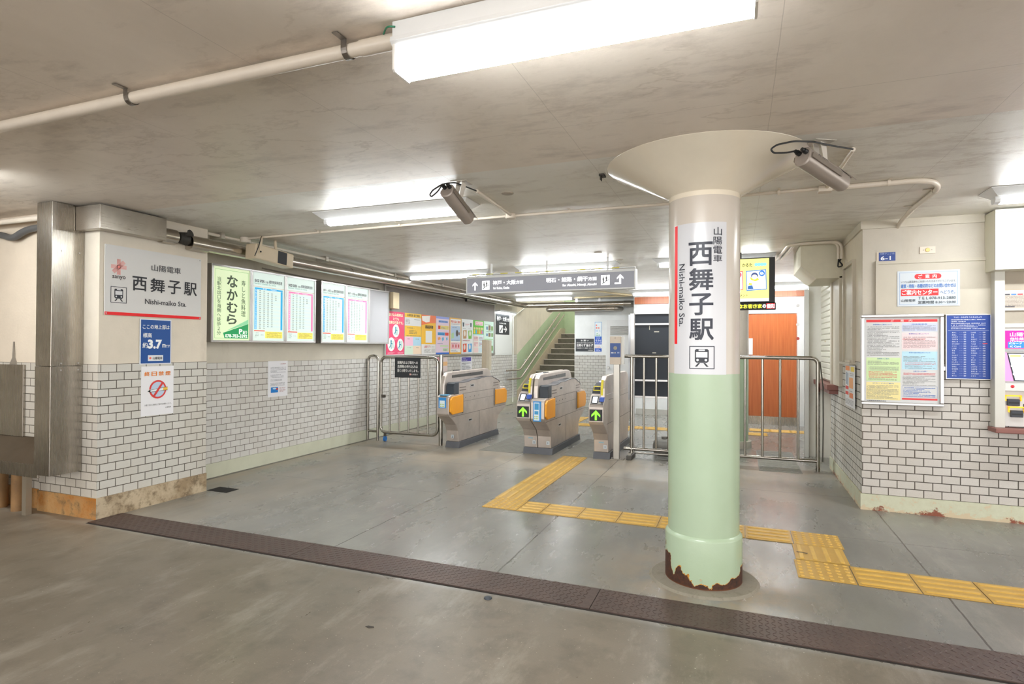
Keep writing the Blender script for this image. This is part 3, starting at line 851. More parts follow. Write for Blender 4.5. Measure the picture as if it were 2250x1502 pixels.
t = thing('frosted_light', 'large white ceiling light with a deep frosted cover, end of the cream conduit', 'ceiling light', (-.5, 1.64, CEIL))
lx0, lx1 = -1.043, .045
MB().box(lx0, 1.592, CEIL - .062, lx1, 1.688, CEIL - .001).build('housing', WHITEPAINT, t, bevel=.003)
MB().prism([(1.588, CEIL - .052), (1.586, CEIL - .066), (1.60, CEIL - .078), (1.68, CEIL - .078), (1.694, CEIL - .066), (1.692, CEIL - .052)], 'x', lx0 - .004, lx1 + .002).build('flange', WHITEPAINT, t)
z1, z0 = CEIL - .078, CEIL - .163
prof = [(1.590, z1), (1.590, z0 + .006), (1.597, z0), (1.675, z0), (1.682, z0 + .006), (1.682, z1)]
MB().prism(prof, 'x', lx0 + .014, lx1 - .010).build('frosted_cover', BIGLENS, t)
for a, b in ((lx0 + .006, lx0 + .014), (lx1 - .010, lx1 - .002)):
    MB().prism([(y + (.003 if y > 1.63 else -.003), z - (.003 if z < z1 else 0)) for y, z in prof], 'x', a, b).build('end_cap', P('#ece9e2', .3, 0, 0), t)
MB().tube(fillet([(-1.030, 1.590, CEIL - .022), (-1.05, 1.588, CEIL - .018), (-1.07, 1.60, CEIL - .012), (-1.10, 1.63, CEIL - .012)], .015), .003, 8).build('earth_wire', P('#0f7a58', .4), t)

FL0 = t
for k_, (fx_, fy_) in enumerate(((-2.6, -1.6), (1.6, -1.6))):  # unseen copies added as fill for the front floor and ceiling
    copy_thing(FL0, (fx_, fy_, CEIL), ('added fill light, unseen behind the viewer, on the trough side', 'added fill light, unseen behind the viewer, on the ticket machine side')[k_])

# ------------------------------------------------------------------ conduits, pipes
def clip(p, r, axis, parent, mat=ALU, wd=.022):
    """saddle clip: strap round a pipe below the ceiling"""
    mb = MB(); x, y, z = p
    a = arc((x, y, z), r + .003, 180, 360, 10, 'yz' if axis == 'x' else 'xz')
    pts = ([(x, y - r - .003, CEIL - .003)] if axis == 'x' else [(x - r - .003, y, CEIL - .003)]) + a + ([(x, y + r + .003, CEIL - .003)] if axis == 'x' else [(x + r + .003, y, CEIL - .003)])
    vs = []; 
    for q in pts:
        for s_ in (-wd / 2, wd / 2):
            vs.append((q[0] + s_, q[1], q[2]) if axis == 'x' else (q[0], q[1] + s_, q[2]))
    mb.add(vs, [(2 * i, 2 * i + 1, 2 * i + 3, 2 * i + 2) for i in range(len(pts) - 1)])
    if axis == 'x': mb.box(x - wd / 2, y - r - .05, CEIL - .005, x + wd / 2, y - r, CEIL - .0025)
    else: mb.box(x - r - .05, y - wd / 2, CEIL - .005, x - r, y + wd / 2, CEIL - .0025)
    o = mb.build('pipe_clip', mat, parent)
    md = o.modifiers.new('solid', 'SOLIDIFY'); md.thickness = .002
    return o
t = thing('conduit', 'thick cream conduit along the ceiling running into the frosted light', 'conduit', (-3, 1.68, CEIL - .03))
MB().tube([(-6.5, 1.65, CEIL - .032), (-1.15, 1.65, CEIL - .032)], .024, 16).build('pipe', PIPE, t, smooth=True)
MB().tube([(-1.2, 1.65, CEIL - .032), (-1.049, 1.65, CEIL - .032)], .027, 16).build('coupling', PIPE, t, smooth=True)
for x in (-2.33, -1.255, -3.42): clip((x, 1.65, CEIL - .032), .0255, 'x', t, P('#8d8781', .3, .9))

zc = CEIL - .013
t = thing('conduit', 'thin white conduit across the ceiling from round junction box to column head', 'conduit', (-3, 4.27, zc))
MB().tube([(-4.42, 4.30, zc), (-1.72, 4.26, zc)], .0105, 10).tube([(-1.64, 4.26, zc), (-.45, 4.29, zc)], .0105, 10).build('pipe', PIPE, t, smooth=True)
MB().lathe([(.05, 0), (.05, -.045), (.044, -.052), (.0001, -.052)], -4.47, 4.31, 24, cz=CEIL - .0008).build('junction_box', PIPE, t, smooth=True)
MB().lathe([(.042, 0), (.042, -.03), (.036, -.036), (.0001, -.036)], -1.68, 4.255, 20, cz=CEIL - .0008).build('junction_box', PIPE, t, smooth=True)
for x in (-3.55, -2.7, -1.2): clip((x, 4.262 + .0, zc), .0105, 'x', t, PIPE, .015)
t = thing('conduit', 'white conduit from the column head, bending back to the ticket wall', 'conduit', (.5, 4.2, zc))
MB().tube(fillet([(.0, 4.22, zc), (.5, 4.21, zc)], .1), .0105, 10).tube(fillet([(.5, 4.21, zc - .004), (1.08, 4.20, zc - .004), (1.185, 4.42, zc - .004), (1.18, 5.05, zc - .004), (1.19, 5.40, zc - .02), (1.19, 5.50, CEIL - .06)], .16, 8), .0165, 12).build('pipe', PIPE, t, smooth=True)
MB().box(.47, 4.18, CEIL - .04, .55, 4.25, CEIL - .0008).build('junction_box', PIPE, t, bevel=.004)
for p, a in (((.24, 4.215, zc), 'x'), ((.86, 4.20, zc - .004), 'x'), ((1.183, 4.52, zc - .004), 'y'), ((1.183, 5.0, zc - .004), 'y')): clip(p, .016, a, t, PIPE, .016)
for lb, a, b in (('white conduit branch from the camera nearest the tiled wall to the ceiling conduit', (-1.625, 3.5, zc), (-1.668, 4.22, zc)),
                 ('white conduit branch from the camera beside the column head to the ceiling conduit', (.547, 3.44, zc), (.52, 4.19, zc))):
    o = MB().tube([a, b], .0115, 10).build('conduit', PIPE, smooth=True); tag(o, lb, 'conduit')
o = MB().box(-.79, 3.44, CEIL - .012, -.76, 3.50, CEIL - .001).box(-.785, 3.445, CEIL - .035, -.78, 3.485, CEIL - .010).build('ceiling_bracket', P('#3a352e', .6, .4)); tag(o, 'small dark bracket on the ceiling at the rim of the column head', 'bracket')
for lb, y_, z_, h_ in (('small cream outlet plate on the boarded side window', 5.93, 1.50, .075), ('larger cream switch plate below the outlet plate on the side window', 5.93, 1.40, .09)):
    o = MB().box(XS - .009, y_ - .025, z_, XS - .0025, y_ + .025, z_ + h_).build('wall_plate', P('#d8d0c0', .4, 0, .03), bevel=.002); tag(o, lb, 'wall plate')
for i, (lb, dx) in enumerate((('outer of two white conduits dropping past the cream bulkhead', .05), ('inner of two white conduits dropping past the cream bulkhead', .0))):
    yy = 6.42 - .03
    o = MB().tube(fillet([(.45 - dx, 7.4, zc - .004), (.50 - dx, 6.42, zc - .004), (.60, 6.36 - dx * .4, zc - .004), (XS - .05 + dx * .5, 6.36 - dx * .4, zc - .004), (XS - .05 + dx * .5, 6.36 - dx * .4, 2.17)], .07, 6), .014, 10).build('conduit', PIPE, smooth=True)
    tag(o, lb, 'conduit')
o = MB().tube(fillet([(XS - .05, 6.345, 2.17), (XS - .06, 6.33, 2.09), (XS - .02, 6.30, 2.10), (XS - .045, 6.34, 2.15), (XS - .03, 6.35, 2.17)], .02), .007, 8).build('cable', BLACK, smooth=True)
tag(o, 'black cable looped below the conduits by the bulkhead', 'cable')
o = MB().box(XS - .012, 6.2, 2.06, XS + .006, 6.3, 2.14).build('cable_plate', PAINTED, bevel=.003); tag(o, 'small cream cover plate where the black cable enters the wall', 'plate')
o = MB().tube(fillet([(-2.6, 10.2, zc - .008), (-1.95, 11.5, zc - .008), (-3.2, 11.75, zc - .008)], .02), .017, 10).build('conduit', P('#d8c8a4', .4), smooth=True); tag(o, 'beige conduit bent in a V on the far ceiling', 'conduit')
for lb, x, y in (('round cover disc on the ceiling beyond the first camera', -1.471, 3.663), ('round white detector above the hanging sign', -1.45, 6.3), ('second round detector near the hanging sign', -1.33, 6.9)):
    o = MB().lathe([(.042, 0), (.042, -.004), (.034, -.008), (.0001, -.008)], x, y, 24, cz=CEIL).build('ceiling_disc', P('#a89d90', .45), smooth=True); tag(o, lb, 'ceiling disc')

# big foil-clad pipe on the tiled wall side
t = thing('insulated_pipe', 'foil-clad pipe along the top of the notice wall, turning across the far end', 'pipe', (-4.7, 8, 2.27))
px, pz = -4.445, 2.225
def pzz(y): return 2.198 + (y - 3.6) * .0042
run = fillet([(px, 3.74, pzz(3.74)), (px, 12.1, pz), (-2.2, 12.15, pz)], .25, 8)
MB().tube(run, .056, 20).build('cladding', FOIL, t, smooth=True)
for y in (4.9, 5.9, 6.9, 7.9, 8.9, 10.1, 11.3):
    MB().tube([(px, y, pzz(y)), (px, y + .012, pzz(y))], .0575, 20).build('band', FOIL, t, smooth=True)
MB().tube([(px, 3.66, pzz(3.66)), (px, 3.84, pzz(3.84))], .066, 20).build('end_sleeve', FOIL, t, smooth=True)
MB().tube([(px, 3.535, 2.204), (px, 3.7, 2.204)], .024, 14).build('bare_pipe', P('#8a857c', .4, .7), t, smooth=True)
MB().tube([(px, 3.56, 2.225), (px, 3.645, 2.225)], [.045, .058], 14).tube([(px, 3.60, 2.235), (px + .07, 3.62, 2.262)], .018, 10).tube([(px + .07, 3.62, 2.262), (px + .08, 3.623, 2.266)], .032, 14).build('valve', P('#3c3a36', .6, .3), t, smooth=True)
MB().tube([(-2.25, 12.15, pz), (-2.12, 12.15, pz), (-2.06, 12.25, pz), (-2.06, 12.485, pz)], .064, 18).build('elbow', P('#9b958c', .3, .9), t, smooth=True)
t = thing('insulated_pipe', 'short foil-clad pipe hung below the cross pipe at the stair opening', 'pipe', (-3.2, 12.2, 2.14))
MB().tube([(-3.86, 12.2, 2.135), (-2.45, 12.2, 2.135)], .052, 18).build('cladding', FOIL, t, smooth=True)
for sx, xx in ((-1, -3.86), (1, -2.45)):
    MB().tube(fillet([(xx, 12.2, 2.135), (xx + sx * .06, 12.2, 2.135), (xx + sx * .08, 12.47, 2.14)], .05), .055, 18).build('elbow', P('#9b958c', .3, .9), t, smooth=True)
MB().box(-3.3, 12.19, 2.18, -3.25, 12.21, CEIL).box(-2.8, 12.19, 2.18, -2.75, 12.21, CEIL).build('hanger', ALU, t)
t = thing('conduit', 'pale conduit in the ceiling corner above the foil-clad pipe', 'conduit', (-4.62, 8, CEIL - .03))
MB().tube([(-4.50, 3.9, CEIL - .03), (-4.52, 5.5, CEIL - .03), (-4.62, 7.2, CEIL - .03), (-4.64, 11.8, CEIL - .03)], .014, 10).build('pipe', PIPE, t, smooth=True)
for y, x in ((4.05, -4.50), (5.55, -4.525), (7.15, -4.617), (8.6, -4.63), (10.2, -4.635)):
    MB().box(x - .12, y - .02, CEIL - .055, x + .03, y + .02, CEIL - .001).build('bracket', P('#b9b2a6', .4, .5), t)
t = thing('rail_duct', 'thin dark channel with hooks under the foil-clad pipe over the poster board', 'channel', (-4.8, 9.4, 2.16))
MB().box(XL + .0, 7.0, 2.225, XL + .05, 11.4, 2.245).build('channel', P('#8b857c', .4, .6), t)
MB().tube([(XL + .055, 9.9, 2.235), (XL + .055, 9.9, 2.16)], .022, 10).build('hook', BLACK, t)
o = MB().tube(fillet([(XL + .02, 4.9, 2.15), (XL + .02, 5.6, 2.13), (XL + .02, 6.5, 2.125), (XL + .02, 7.1, 2.13)], .2), .008, 8).build('cable', P('#8f887c', .5), smooth=True); tag(o, 'grey cable sagging along the wall above the timetables', 'cable')

# steel ducting on the pillar
t = thing('duct_cover', 'stainless box duct wrapping the top of the tiled pillar', 'duct cover', (-4.5, 3.2, 2.2))
MB().prism([(-4.646, 2.868), (-4.372, 2.868), (-4.372, 3.40), (XP + .001, 3.40), (XP + .001, YPF - .014), (-4.646, YPF - .014)], 'z', 2.165, CEIL - .012).build('casing', STEELH, t, bevel=.002)
MB().tube([(px, 3.40, 2.218), (px, 3.53, 2.218)], .064, 20).build('pipe_sleeve', FOIL, t, smooth=True)
t = thing('downpipe_casing', 'tall stainless downpipe casing against the tiled pillar', 'pipe casing', (-4.73, 2.8, .35))
MB().box(-4.825, 2.712, 1.150, -4.65, YPF + .003, CEIL - .004).build('upper_casing', STEEL, t, bevel=.002)
MB().box(-4.827, 2.710, .352, -4.648, YPF - .001, 1.148).build('lower_casing', STEEL, t, bevel=.002)
sc = MB()
for y in (2.78, 2.9):
    for z in (1.12, 1.17, 2.0): sc.tube([(-4.649, y, z), (-4.645, y, z)], .006, 8)
sc.build('screws', ALU, t)

# wash trough
t = thing('wash_trough', 'worn stainless wash trough against the wall behind the downpipe', 'wash trough', (-5.5, 2.8, 0))
MB().box(-8, YPF - .0, .565, -5.375, YPF + .0195, 1.143).build('backsplash', STEEL, t, bevel=.002)
m = MB().prism([(2.945, .57), (2.77, .405), (2.77, .39), (2.945, .55)], 'x', -8, -4.86)
m.build('basin', brushed('scratched_basin', '#a8a199', .24, 0), t)
MB().box(-8, 2.755, .312, -4.86, 2.77, .408).build('apron', STEEL, t, bevel=.002)
for x in (-5.10, -7.2):
    MB().box(x - .025, 2.80, 0, x + .025, 2.84, .4).build('leg', P('#a59b8b', .45, .7), t)
MB().tube([(-5.3, 2.87, .40), (-5.3, 2.87, 0)], .045, 14).tube([(-5.55, 2.87, .40), (-5.55, 2.87, 0)], .06, 14).build('waste_pipe', P('#8d6b45', .7, 0, .2), t, smooth=True)
o = MB().tube([(-9, 2.85, 2.30), (-4.83, 2.85, 2.285)], .022, 14).build('water_pipe', PIPE, smooth=True); tag(o, 'cream pipe below the ceiling ending at the downpipe casing', 'pipe')
o = MB().tube(fillet([(-6.2, 2.915, 2.29), (-5.62, 2.915, 2.20), (-5.48, 2.905, 2.16), (-5.30, 2.905, 2.225), (-4.83, 2.905, 2.235)], .1, 6), .026, 12).build('hose', P('#5b5b5b', .5), smooth=True); tag(o, 'dark grey hose sagging under the cream pipe by the trough', 'hose')
o = MB().prism([(-5.545, 1.33), (-5.53, 1.33), (-5.52, 1.20), (-5.49, 1.145), (-5.59, 1.145), (-5.555, 1.20)], 'y', YPF + .018, YPF + .0235).build('wall_patch', P('#8f8578', .8, 0, .2)); tag(o, 'grey mortar smear on the cream wall above the trough', 'patch')

# ------------------------------------------------------------------ security cameras and loudspeaker
CAMB = P('#9f948b', .36, .25, .05)
def sec_cam(label, back, front, r, plate, rot, loop):
    b = Vector(back); f = Vector(front); d = (f - b).normalized(); L = (f - b).length
    side = d.cross(Vector((0, 0, 1))).normalized(); up = side.cross(d)
    t = thing('security_camera', label, 'security camera', back, 'ceiling security cameras')
    def at(a, s_, u): return b + d * a + side * s_ + up * u
    m = MB(); n = 28; vs = []
    ring = []
    for k in range(n):
        a = 2 * math.pi * k / n; x, y = math.cos(a), math.sin(a)
        q = 2.6; kx = abs(x) ** (2 / q) * (1 if x > 0 else -1); ky = abs(y) ** (2 / q) * (1 if y > 0 else -1); ring.append((kx * r * .92, ky * r))
    st = [(0, .86), (.006, 1), (L * .76, 1), (L * .765, .93), (L, .90), (L, .80), (L - .012, .78)]
    for a, k in st: vs += [at(a, x * k, y * k) for x, y in ring]
    fs = [(i * n + k, i * n + (k + 1) % n, (i + 1) * n + (k + 1) % n, (i + 1) * n + k) for i in range(len(st) - 1) for k in range(n)] + [tuple(range(n))]
    m.add(vs, fs); m.build('housing', CAMB, t, smooth=True)
    m = MB(); o_ = [at(L - .012, x * .78, y * .78) for x, y in ring]; m.add(o_, [tuple(range(n))]); m.build('lens_window', BLACK, t)
    m = MB()
    for s_ in (-1, 1):
        e0 = [at(.01, s_ * r * .955, -.012), at(L * .74, s_ * r * .955, -.012), at(L * .74, s_ * r * .955, .012), at(.01, s_ * r * .955, .012)]
        e1 = [p + side * s_ * .006 for p in e0]
        m.add(e0 + e1, [(0, 1, 2, 3), (4, 5, 6, 7), (0, 1, 5, 4), (1, 2, 6, 5), (2, 3, 7, 6), (3, 0, 4, 7)])
    m.build('side_rail', P('#8f857b', .35, .5), t)
    m = MB(); e0 = []
    vs = []
    for a in (L * .70, L + .05):
        for k in range(9):
            an = math.radians(40 + 100 * k / 8); vs.append(at(a, math.cos(an) * r * 1.06, math.sin(an) * r * 1.1))
    m.add(vs, [(k, k + 1, k + 10, k + 9) for k in range(8)]); o = m.build('sun_hood', CAMB, t); md = o.modifiers.new('s', 'SOLIDIFY'); md.thickness = .003
    for s_ in (-.35, .4):
        m = MB().tube([at(.0, s_ * r, r * .35), at(-.022, s_ * r, r * .35)], .0125, 12).tube([at(-.022, s_ * r, r * .35), at(-.036, s_ * r, r * .35)], .009, 12)
        m.build('cable_gland', BLACK, t, smooth=True)
    # mount
    p = Vector(plate)
    M0 = Matrix.Translation(p) @ Matrix.Rotation(rot, 4, 'Z')
    m = MB().box(-.055, -.055, -.004, .055, .055, 0); m.xform(M0); m.build('mount_plate', P('#c9c2b8', .35, .5), t, bevel=.001)
    j = at(L * .42, 0, r)
    m = MB(); a = p + Vector((0, 0, -.003))
    for s_ in (-.02, .02):
        q0, q1 = a + side * s_, j + side * s_ + Vector((0, 0, -.004))
        m.add([q0 + d * .025, q0 - d * .025, q1 - d * .018, q1 + d * .018] + [x + side * .003 for x in (q0 + d * .025, q0 - d * .025, q1 - d * .018, q1 + d * .018)],
              [(0, 1, 2, 3), (4, 5, 6, 7), (0, 1, 5, 4), (1, 2, 6, 5), (2, 3, 7, 6), (3, 0, 4, 7)])
    m.build('bracket', P('#d5cec4', .4, .2), t)
    g0 = at(-.036, -.35 * r, r * .35)
    lp = [g0] + [Vector(p) for p in loop]
    MB().tube(fillet(lp, .03, 5), .0045, 8).build('cable', BLACK, t, smooth=True)
    # maker's lettering on the upper flank
    vs, fs = text_geo('ELMO', .02)
    m = MB(); hw = max(v[0] for v in vs)
    an = math.radians(28)
    out = []
    for x, y in vs:
        al = L * .16 + (x / (2 * hw) + .5) * .085; c_ = r * .93; 
        out.append(at(al, -(-c_) * 1.0 + .0025, (y - .35) * .026 + r * .30) if True else None)
    m.add(out, fs); m.build('lettering', P('#5b544e', .5), t, fixn=False)
    return t
sec_cam('security camera over the hall nearer the notice wall, black cable loop at its back', (-1.685, 3.19, 2.275), (-1.665, 3.46, 2.150), .047, (-1.655, 3.33, CEIL), .1, [(-1.709, 3.12, 2.25), (-1.73, 3.08, 2.211), (-1.737, 3.07, 2.22), (-1.724, 3.08, 2.249), (-1.689, 3.14, 2.300), (-1.658, 3.25, 2.335), (-1.636, 3.4, 2.338), (-1.628, 3.5, 2.343)])
sec_cam('security camera hung beside the trumpet head of the cream column', (.288, 3.20, 2.262), (.502, 3.46, 2.175), .048, (.375, 3.31, CEIL), .5, [(.206, 3.12, 2.263), (.152, 3.06, 2.25), (.137, 3.05, 2.266), (.164, 3.06, 2.288), (.246, 3.12, 2.316), (.345, 3.22, 2.333), (.428, 3.32, 2.338), (.545, 3.44, 2.343)])

t = thing('horn_speaker', 'beige box loudspeaker hung over the foil-clad pipe', 'loudspeaker', (-4.27, 4.46, 2.19))
SPK = P('#c9b99f', .45, 0, .04)
M0 = Matrix.Translation((-4.27, 4.46, 2.185)) @ Matrix.Rotation(math.radians(-4), 4, 'X')
m = MB().box(-.10, -.25, -.072, .035, .25, .072); m.xform(M0); m.build('cabinet', SPK, t, bevel=.012)
m = MB().box(.034, .03, -.06, .0375, .15, .062); m.xform(M0); m.build('grille', P('#2f3033', .7), t, bevel=.001)
m = MB().box(.037, -.215, -.02, .041, -.185, .150); m.xform(M0); m.build('bracket', SPK, t)
m = MB().tube([(.04, -.20, .0), (.046, -.20, .0)], .009, 10); m.xform(M0); m.build('bolt', BLACK, t)
MB().tube(fillet([(-4.23, 4.27, CEIL - .01), (-4.225, 4.235, 2.25), (-4.24, 4.20, 2.15)], .03), .004, 8).build('cable', BLACK, t)
MB().tube([(-4.3, 4.52, CEIL - .002), (-4.3, 4.53, 2.25)], .014, 10).build('support_tube', SPK, t)

# ------------------------------------------------------------------ signs on the pillar
def on_left(y, z, d=0.0, x=XL): return facing((x + d, y, z), (0, 1, 0))
def on_right(x, z, d=0.0, y=YR): return facing((x, y - d, z), (1, 0, 0))
def on_side(y, z, d=0.0): return facing((XS - d, y, z), (0, -1, 0))
def frac(x0, z1, w, h):
    return lambda a, b: ((a[0] - x0) / w, (z1 - a[1]) / h, (b[0] - x0) / w, (z1 - b[1]) / h)

S = Sign('station_sign', 'wide white station-name board with a red bottom edge on the tiled pillar', 'sign', on_left(2.972, 1.537, .0, XP), .843, .536, '#d5d4d2', .008)
F = frac(2.972, 2.073, .843, .536)
S.rect((0, .955, 1, 1), '#e8121c', 'red_edge', 1)
fx = F((3.02, 1.956), (3.133, 1.865)); emblem(S, (fx[0] + fx[2]) / 2, (fx[1] + fx[3]) / 2, .072)
S.text('sanyo', F((3.027, 1.843), (3.131, 1.810)), '#4a3d40', .015)
S.train(F((3.016, 1.757), (3.141, 1.632)))
S.texts([('山陽電車', *F((3.345, 1.968), (3.611, 1.915)))], '#26272e', .008)
S.texts([(c, *F((a, 1.853), (b, 1.742))) for c, a, b in (('西', 3.187, 3.304), ('舞', 3.338, 3.463), ('子', 3.494, 3.612), ('駅', 3.645, 3.769))], '#1d1e26', .018)
S.texts([('Nishi-maiko Sta.', *F((3.292, 1.682), (3.668, 1.640)))], '#2a2a30', .012)
sc = MB()
for x, y in ((.012, .012), (.831, .012), (.012, .524), (.831, .524)): sc.lathe([(.006, .008), (.005, .0105), (.0001, .011)], x, y, 8)
sc.build('screws', ALU, S.root, local=True)

S = Sign('elevation_sign', 'blue elevation plate with white edge below the station-name board', 'sign', on_left(3.255, 1.152, .0, XP), .277, .368, '#dfe3ea', .005)
S.rect((.03, .02, .97, .98), '#1b4f96', 'blue_field', 1)
S.texts([('ここの地上部は', .08, .12, .93, .22), ('標高', .09, .31, .36, .41), ('約', .08, .52, .24, .64), ('m', .70, .55, .81, .63), ('です', .81, .565, .95, .635)], '#eef1f4', .02)
S.texts([('3.7', .24, .45, .69, .66)], '#f4f6f8', .05)
S.rect((.25, .80, .73, .93), '#e6e8ea', 'white_label', 2)
S.text('山陽電車', (.40, .835, .70, .90), '#3b3b42', .01, layer=4)
S.discs([(.32, .865, .035, 1)], '#e8705f', 'emblem', 4)

S = Sign('no_smoking_sign', 'white no-smoking sheet with a red crossed ring on the pillar tiles', 'sign', on_left(3.272, .732, .001, XP), .287, .403, '#ebebee', .002)
S.texts([(c, .09 + i * .215, .11, .245 + i * .215, .195) for i, c in enumerate('終日禁煙')], '#e8862c', .025)
S.discs([(.5, .475, .265, 1)], '#d8423f', 'prohibition_ring', 2); S.discs([(.5, .475, .215, 1)], '#bcd0e6', 'ring_field', 3)
S.polys([[(.24, .47), (.66, .44), (.66, .51), (.24, .52)]], '#e9eff5', 'cigarette', 4)
S.polys([[(.66, .44), (.80, .435), (.80, .495), (.66, .51)]], '#f0c24a', 'cigarette_filter', 4)
S.polys([[(.18, .505), (.27, .47), (.27, .53)]], '#26302c', 'cigarette_ash', 4)
S.polys([[(.27, .475), (.80, .43), (.80, .438), (.27, .483)], [(.27, .518), (.80, .495), (.80, .503), (.27, .526)]], '#2c2f33', 'cigarette_outline', 5)
S.polys([[(.335, .61), (.62, .325), (.67, .352), (.385, .637)]], '#d8423f', 'prohibition_bar', 6)
S.text('お客さまのご理解とご協力をお願いします。', (.10, .765, .93, .80), '#333338')
S.text('山陽電車', (.74, .845, .92, .872), '#333338')

# ------------------------------------------------------------------ lit boards on the long wall (leaning a little forward at the top)
def lightbox(y0, y1, label, name='light_box', emit=.0, face='#e9f3ec', lean=0.0):
    M = on_left(y0 + .021, 1.361, .09)
    s = Sign(name, label, 'light box', M, y1 - y0 - .042, .724, face, .006, group='framed boards along the notice wall', emit=emit, board='display_face')
    s.frame(.0205, .016, ALU)
    MB().box(-.0205, -.0205, -.088, s.w + .0205, s.h + .0205, -.001).build('cabinet', P('#8e8a86', .4, .6), s.root, local=True)
    return s
EM = .28
S = lightbox(4.178, 4.672, 'lit pale-green restaurant advertisement with brush lettering, first board from the pillar', emit=.26, face='#deefc4')
S.rframe((.05, .035, .965, .975), .003, '#7ba05c', 'border_line', 1)
S.polys([[(.27, .90), (.97, .765), (.97, .975), (.31, .975)]], '#149153', 'green_corner', 2)
S.polys([[(.36, .87), (.97, .70), (.97, .765)]], '#8ccf9f', 'green_corner', 2)
S.texts([('な', .36, .10, .66, .27), ('か', .36, .29, .66, .45), ('む', .36, .47, .66, .62), ('ら', .36, .64, .64, .78)], '#3f4a38', .028)
S.texts([('寿しと魚料理', .76, .15, .88, .66, 'v')], '#4f5f44', .008)
S.texts([('当駅北出口を海側へ徒歩２分', .10, .14, .21, .93, 'v')], '#4a5a40', .006)
S.texts([('P', .70, .84, .80, .91), ('あり', .81, .86, .93, .91), ('078-783-3392', .32, .915, .94, .965)], '#f2fbf0', .04, layer=4)

def timetable(y0, y1, label, to_jp, to_en, day, col, seed):
    s = lightbox(y0, y1, label, emit=EM, face='#d6e6df')
    s.texts([(to_jp, .05, .10, .36, .145), ('方面', .38, .115, .48, .145), ('標準発車時刻表', .50, .095, .93, .145)], '#3b4046', .015)
    s.texts([('Standard Timetable for ' + to_en, .05, .15, .72, .182)], '#6d9a96', .004)
    s.rect((0, .205, 1, .209), '#c8774e', 'rule', 1)
    s.rects([(.06, .222, .95, .248)], col, 'heading_band', 1)
    s.texts([(day[0], .30, .226, .42, .245), (day[1], .55, .228, .75, .244)], '#eef7fb', .01)
    s.rect((.06, .25, .125, .835), col, 'hour_column', 1); s.rect((.885, .25, .95, .835), col, 'hour_column', 1)
    s.rects([(.135, .27 + i * .056, .875, .298 + i * .056) for i in range(10)], '#d2e4e2', 'row_band', 1)
    s.texts([(str((5 + i) if i < 19 else 0), .075, .255 + i * .029, .11, .275 + i * .029) for i in range(20)], '#f3f9fb', .01)
    rnd = random.Random(seed); dep = []
    base = sorted(rnd.sample(range(0, 15), 4))
    for i in range(20):
        n = 2 if i in (0, 19) else (5 if 2 <= i <= 4 else 4)
        for k in range(n):
            mnt = (base[k % 4] + 15 * k + rnd.randint(0, 2)) % 60
            dep.append(('%02d' % mnt, .20 + k * .125, .256 + i * .029, .245 + k * .125, .274 + i * .029))
    s.texts(dep, '#55635f', .01, name='departure_lettering')
    s.rect((.05, .848, .38, .862), '#d9482f', 'note_band', 1)
    s.rects([(.39, .862, .95, .962)], '#efe36a', 'yellow_notes', 1)
    s.scrawls([((.44, .868, .92, .958), 7)], '#8a7f3a', seed=seed)
    s.scrawls([((.07, .875, .20, .955), 4), ((.25, .905, .35, .925), 1)], '#8a9a98', seed=seed + 1)
timetable(4.672, 5.166, 'lit timetable headed in blue beside the restaurant advertisement', '姫路', 'Himeji', ('平日', 'Weekdays'), '#27a8dc', 11)
timetable(5.166, 5.662, 'lit timetable headed in pink just before the gap in the row of boards', '姫路', 'Himeji', ('土・日・祝', 'Holidays'), '#ee7fb2', 12)
timetable(5.76, 6.245, 'lit timetable headed in blue just after the gap in the row of boards', '神戸・大阪', 'Kobe, Osaka', ('平日', 'Weekdays'), '#27a8dc', 13)
timetable(6.245, 6.745, 'lit timetable headed in pink beside the blank white board', '神戸・大阪', 'Kobe, Osaka', ('土・日・祝', 'Holidays'), '#ee7fb2', 14)
lightbox(6.745, 7.24, 'blank white framed board at the far end of the timetable row', 'blank_board', face='#c6c6ca')

S = Sign('paper_notice', 'white paper notice with a blue picture taped to the long tiled wall', 'notice', on_left(5.015, .735, .001), .30, .40, '#eeeef2', .001)
S.scrawls([((.12, .16, .9, .33), 5), ((.12, .37, .8, .47), 3), ((.12, .50, .70, .56), 2), ((.12, .60, .85, .70), 3)], '#9a9aa2', seed=3)
S.scrawls([((.60, .06, .90, .10), 1), ((.58, .74, .9, .88), 4)], '#b0737a', seed=4)
S.rect((.14, .73, .50, .88), '#1f7fd0', 'picture', 2); S.discs([(.32, .77, .1, .3)], '#bfe3f7', 'picture_cloud', 3); S.rect((.40, .76, .50, .81), '#c8443e', 'picture_detail', 3)

# ------------------------------------------------------------------ poster board
t = thing('poster_board', 'long grey poster board in an aluminium frame beyond the timetables', 'notice board', (XL, 9.3, 1.14))
PERF = P('#958f8b', .6, 0, .05, 30)
MB().box(XL + .001, 7.27, 1.16, XL + .02, 11.33, 2.19).build('backing', PERF, t)
MB().box(XL, 7.25, 1.14, XL + .03, 7.27, 2.21).box(XL, 11.33, 1.14, XL + .03, 11.35, 2.21).box(XL, 7.27, 1.14, XL + .03, 11.33, 1.16).box(XL, 7.27, 2.19, XL + .03, 11.33, 2.21).build('frame', ALU, t, bevel=.002)
PY = [7.285, 7.79, 8.30, 8.79, 9.29, 9.77, 10.28, 10.79, 11.30]
def poster(i, label, color):
    return Sign('poster', label, 'poster', on_left(PY[i] + .006, 1.175, .021), PY[i + 1] - PY[i] - .012, .655, color, .002, group='posters on the long notice board', board='sheet')
S = poster(0, 'pink-red poster with three white ovals, first on the notice board', '#e84a74')
S.texts([('駆け込み乗車は', .10, .04, .90, .11), ('とても', .36, .135, .68, .20), ('危険な行為です。', .10, .215, .92, .285)], '#fff3cf', .035)
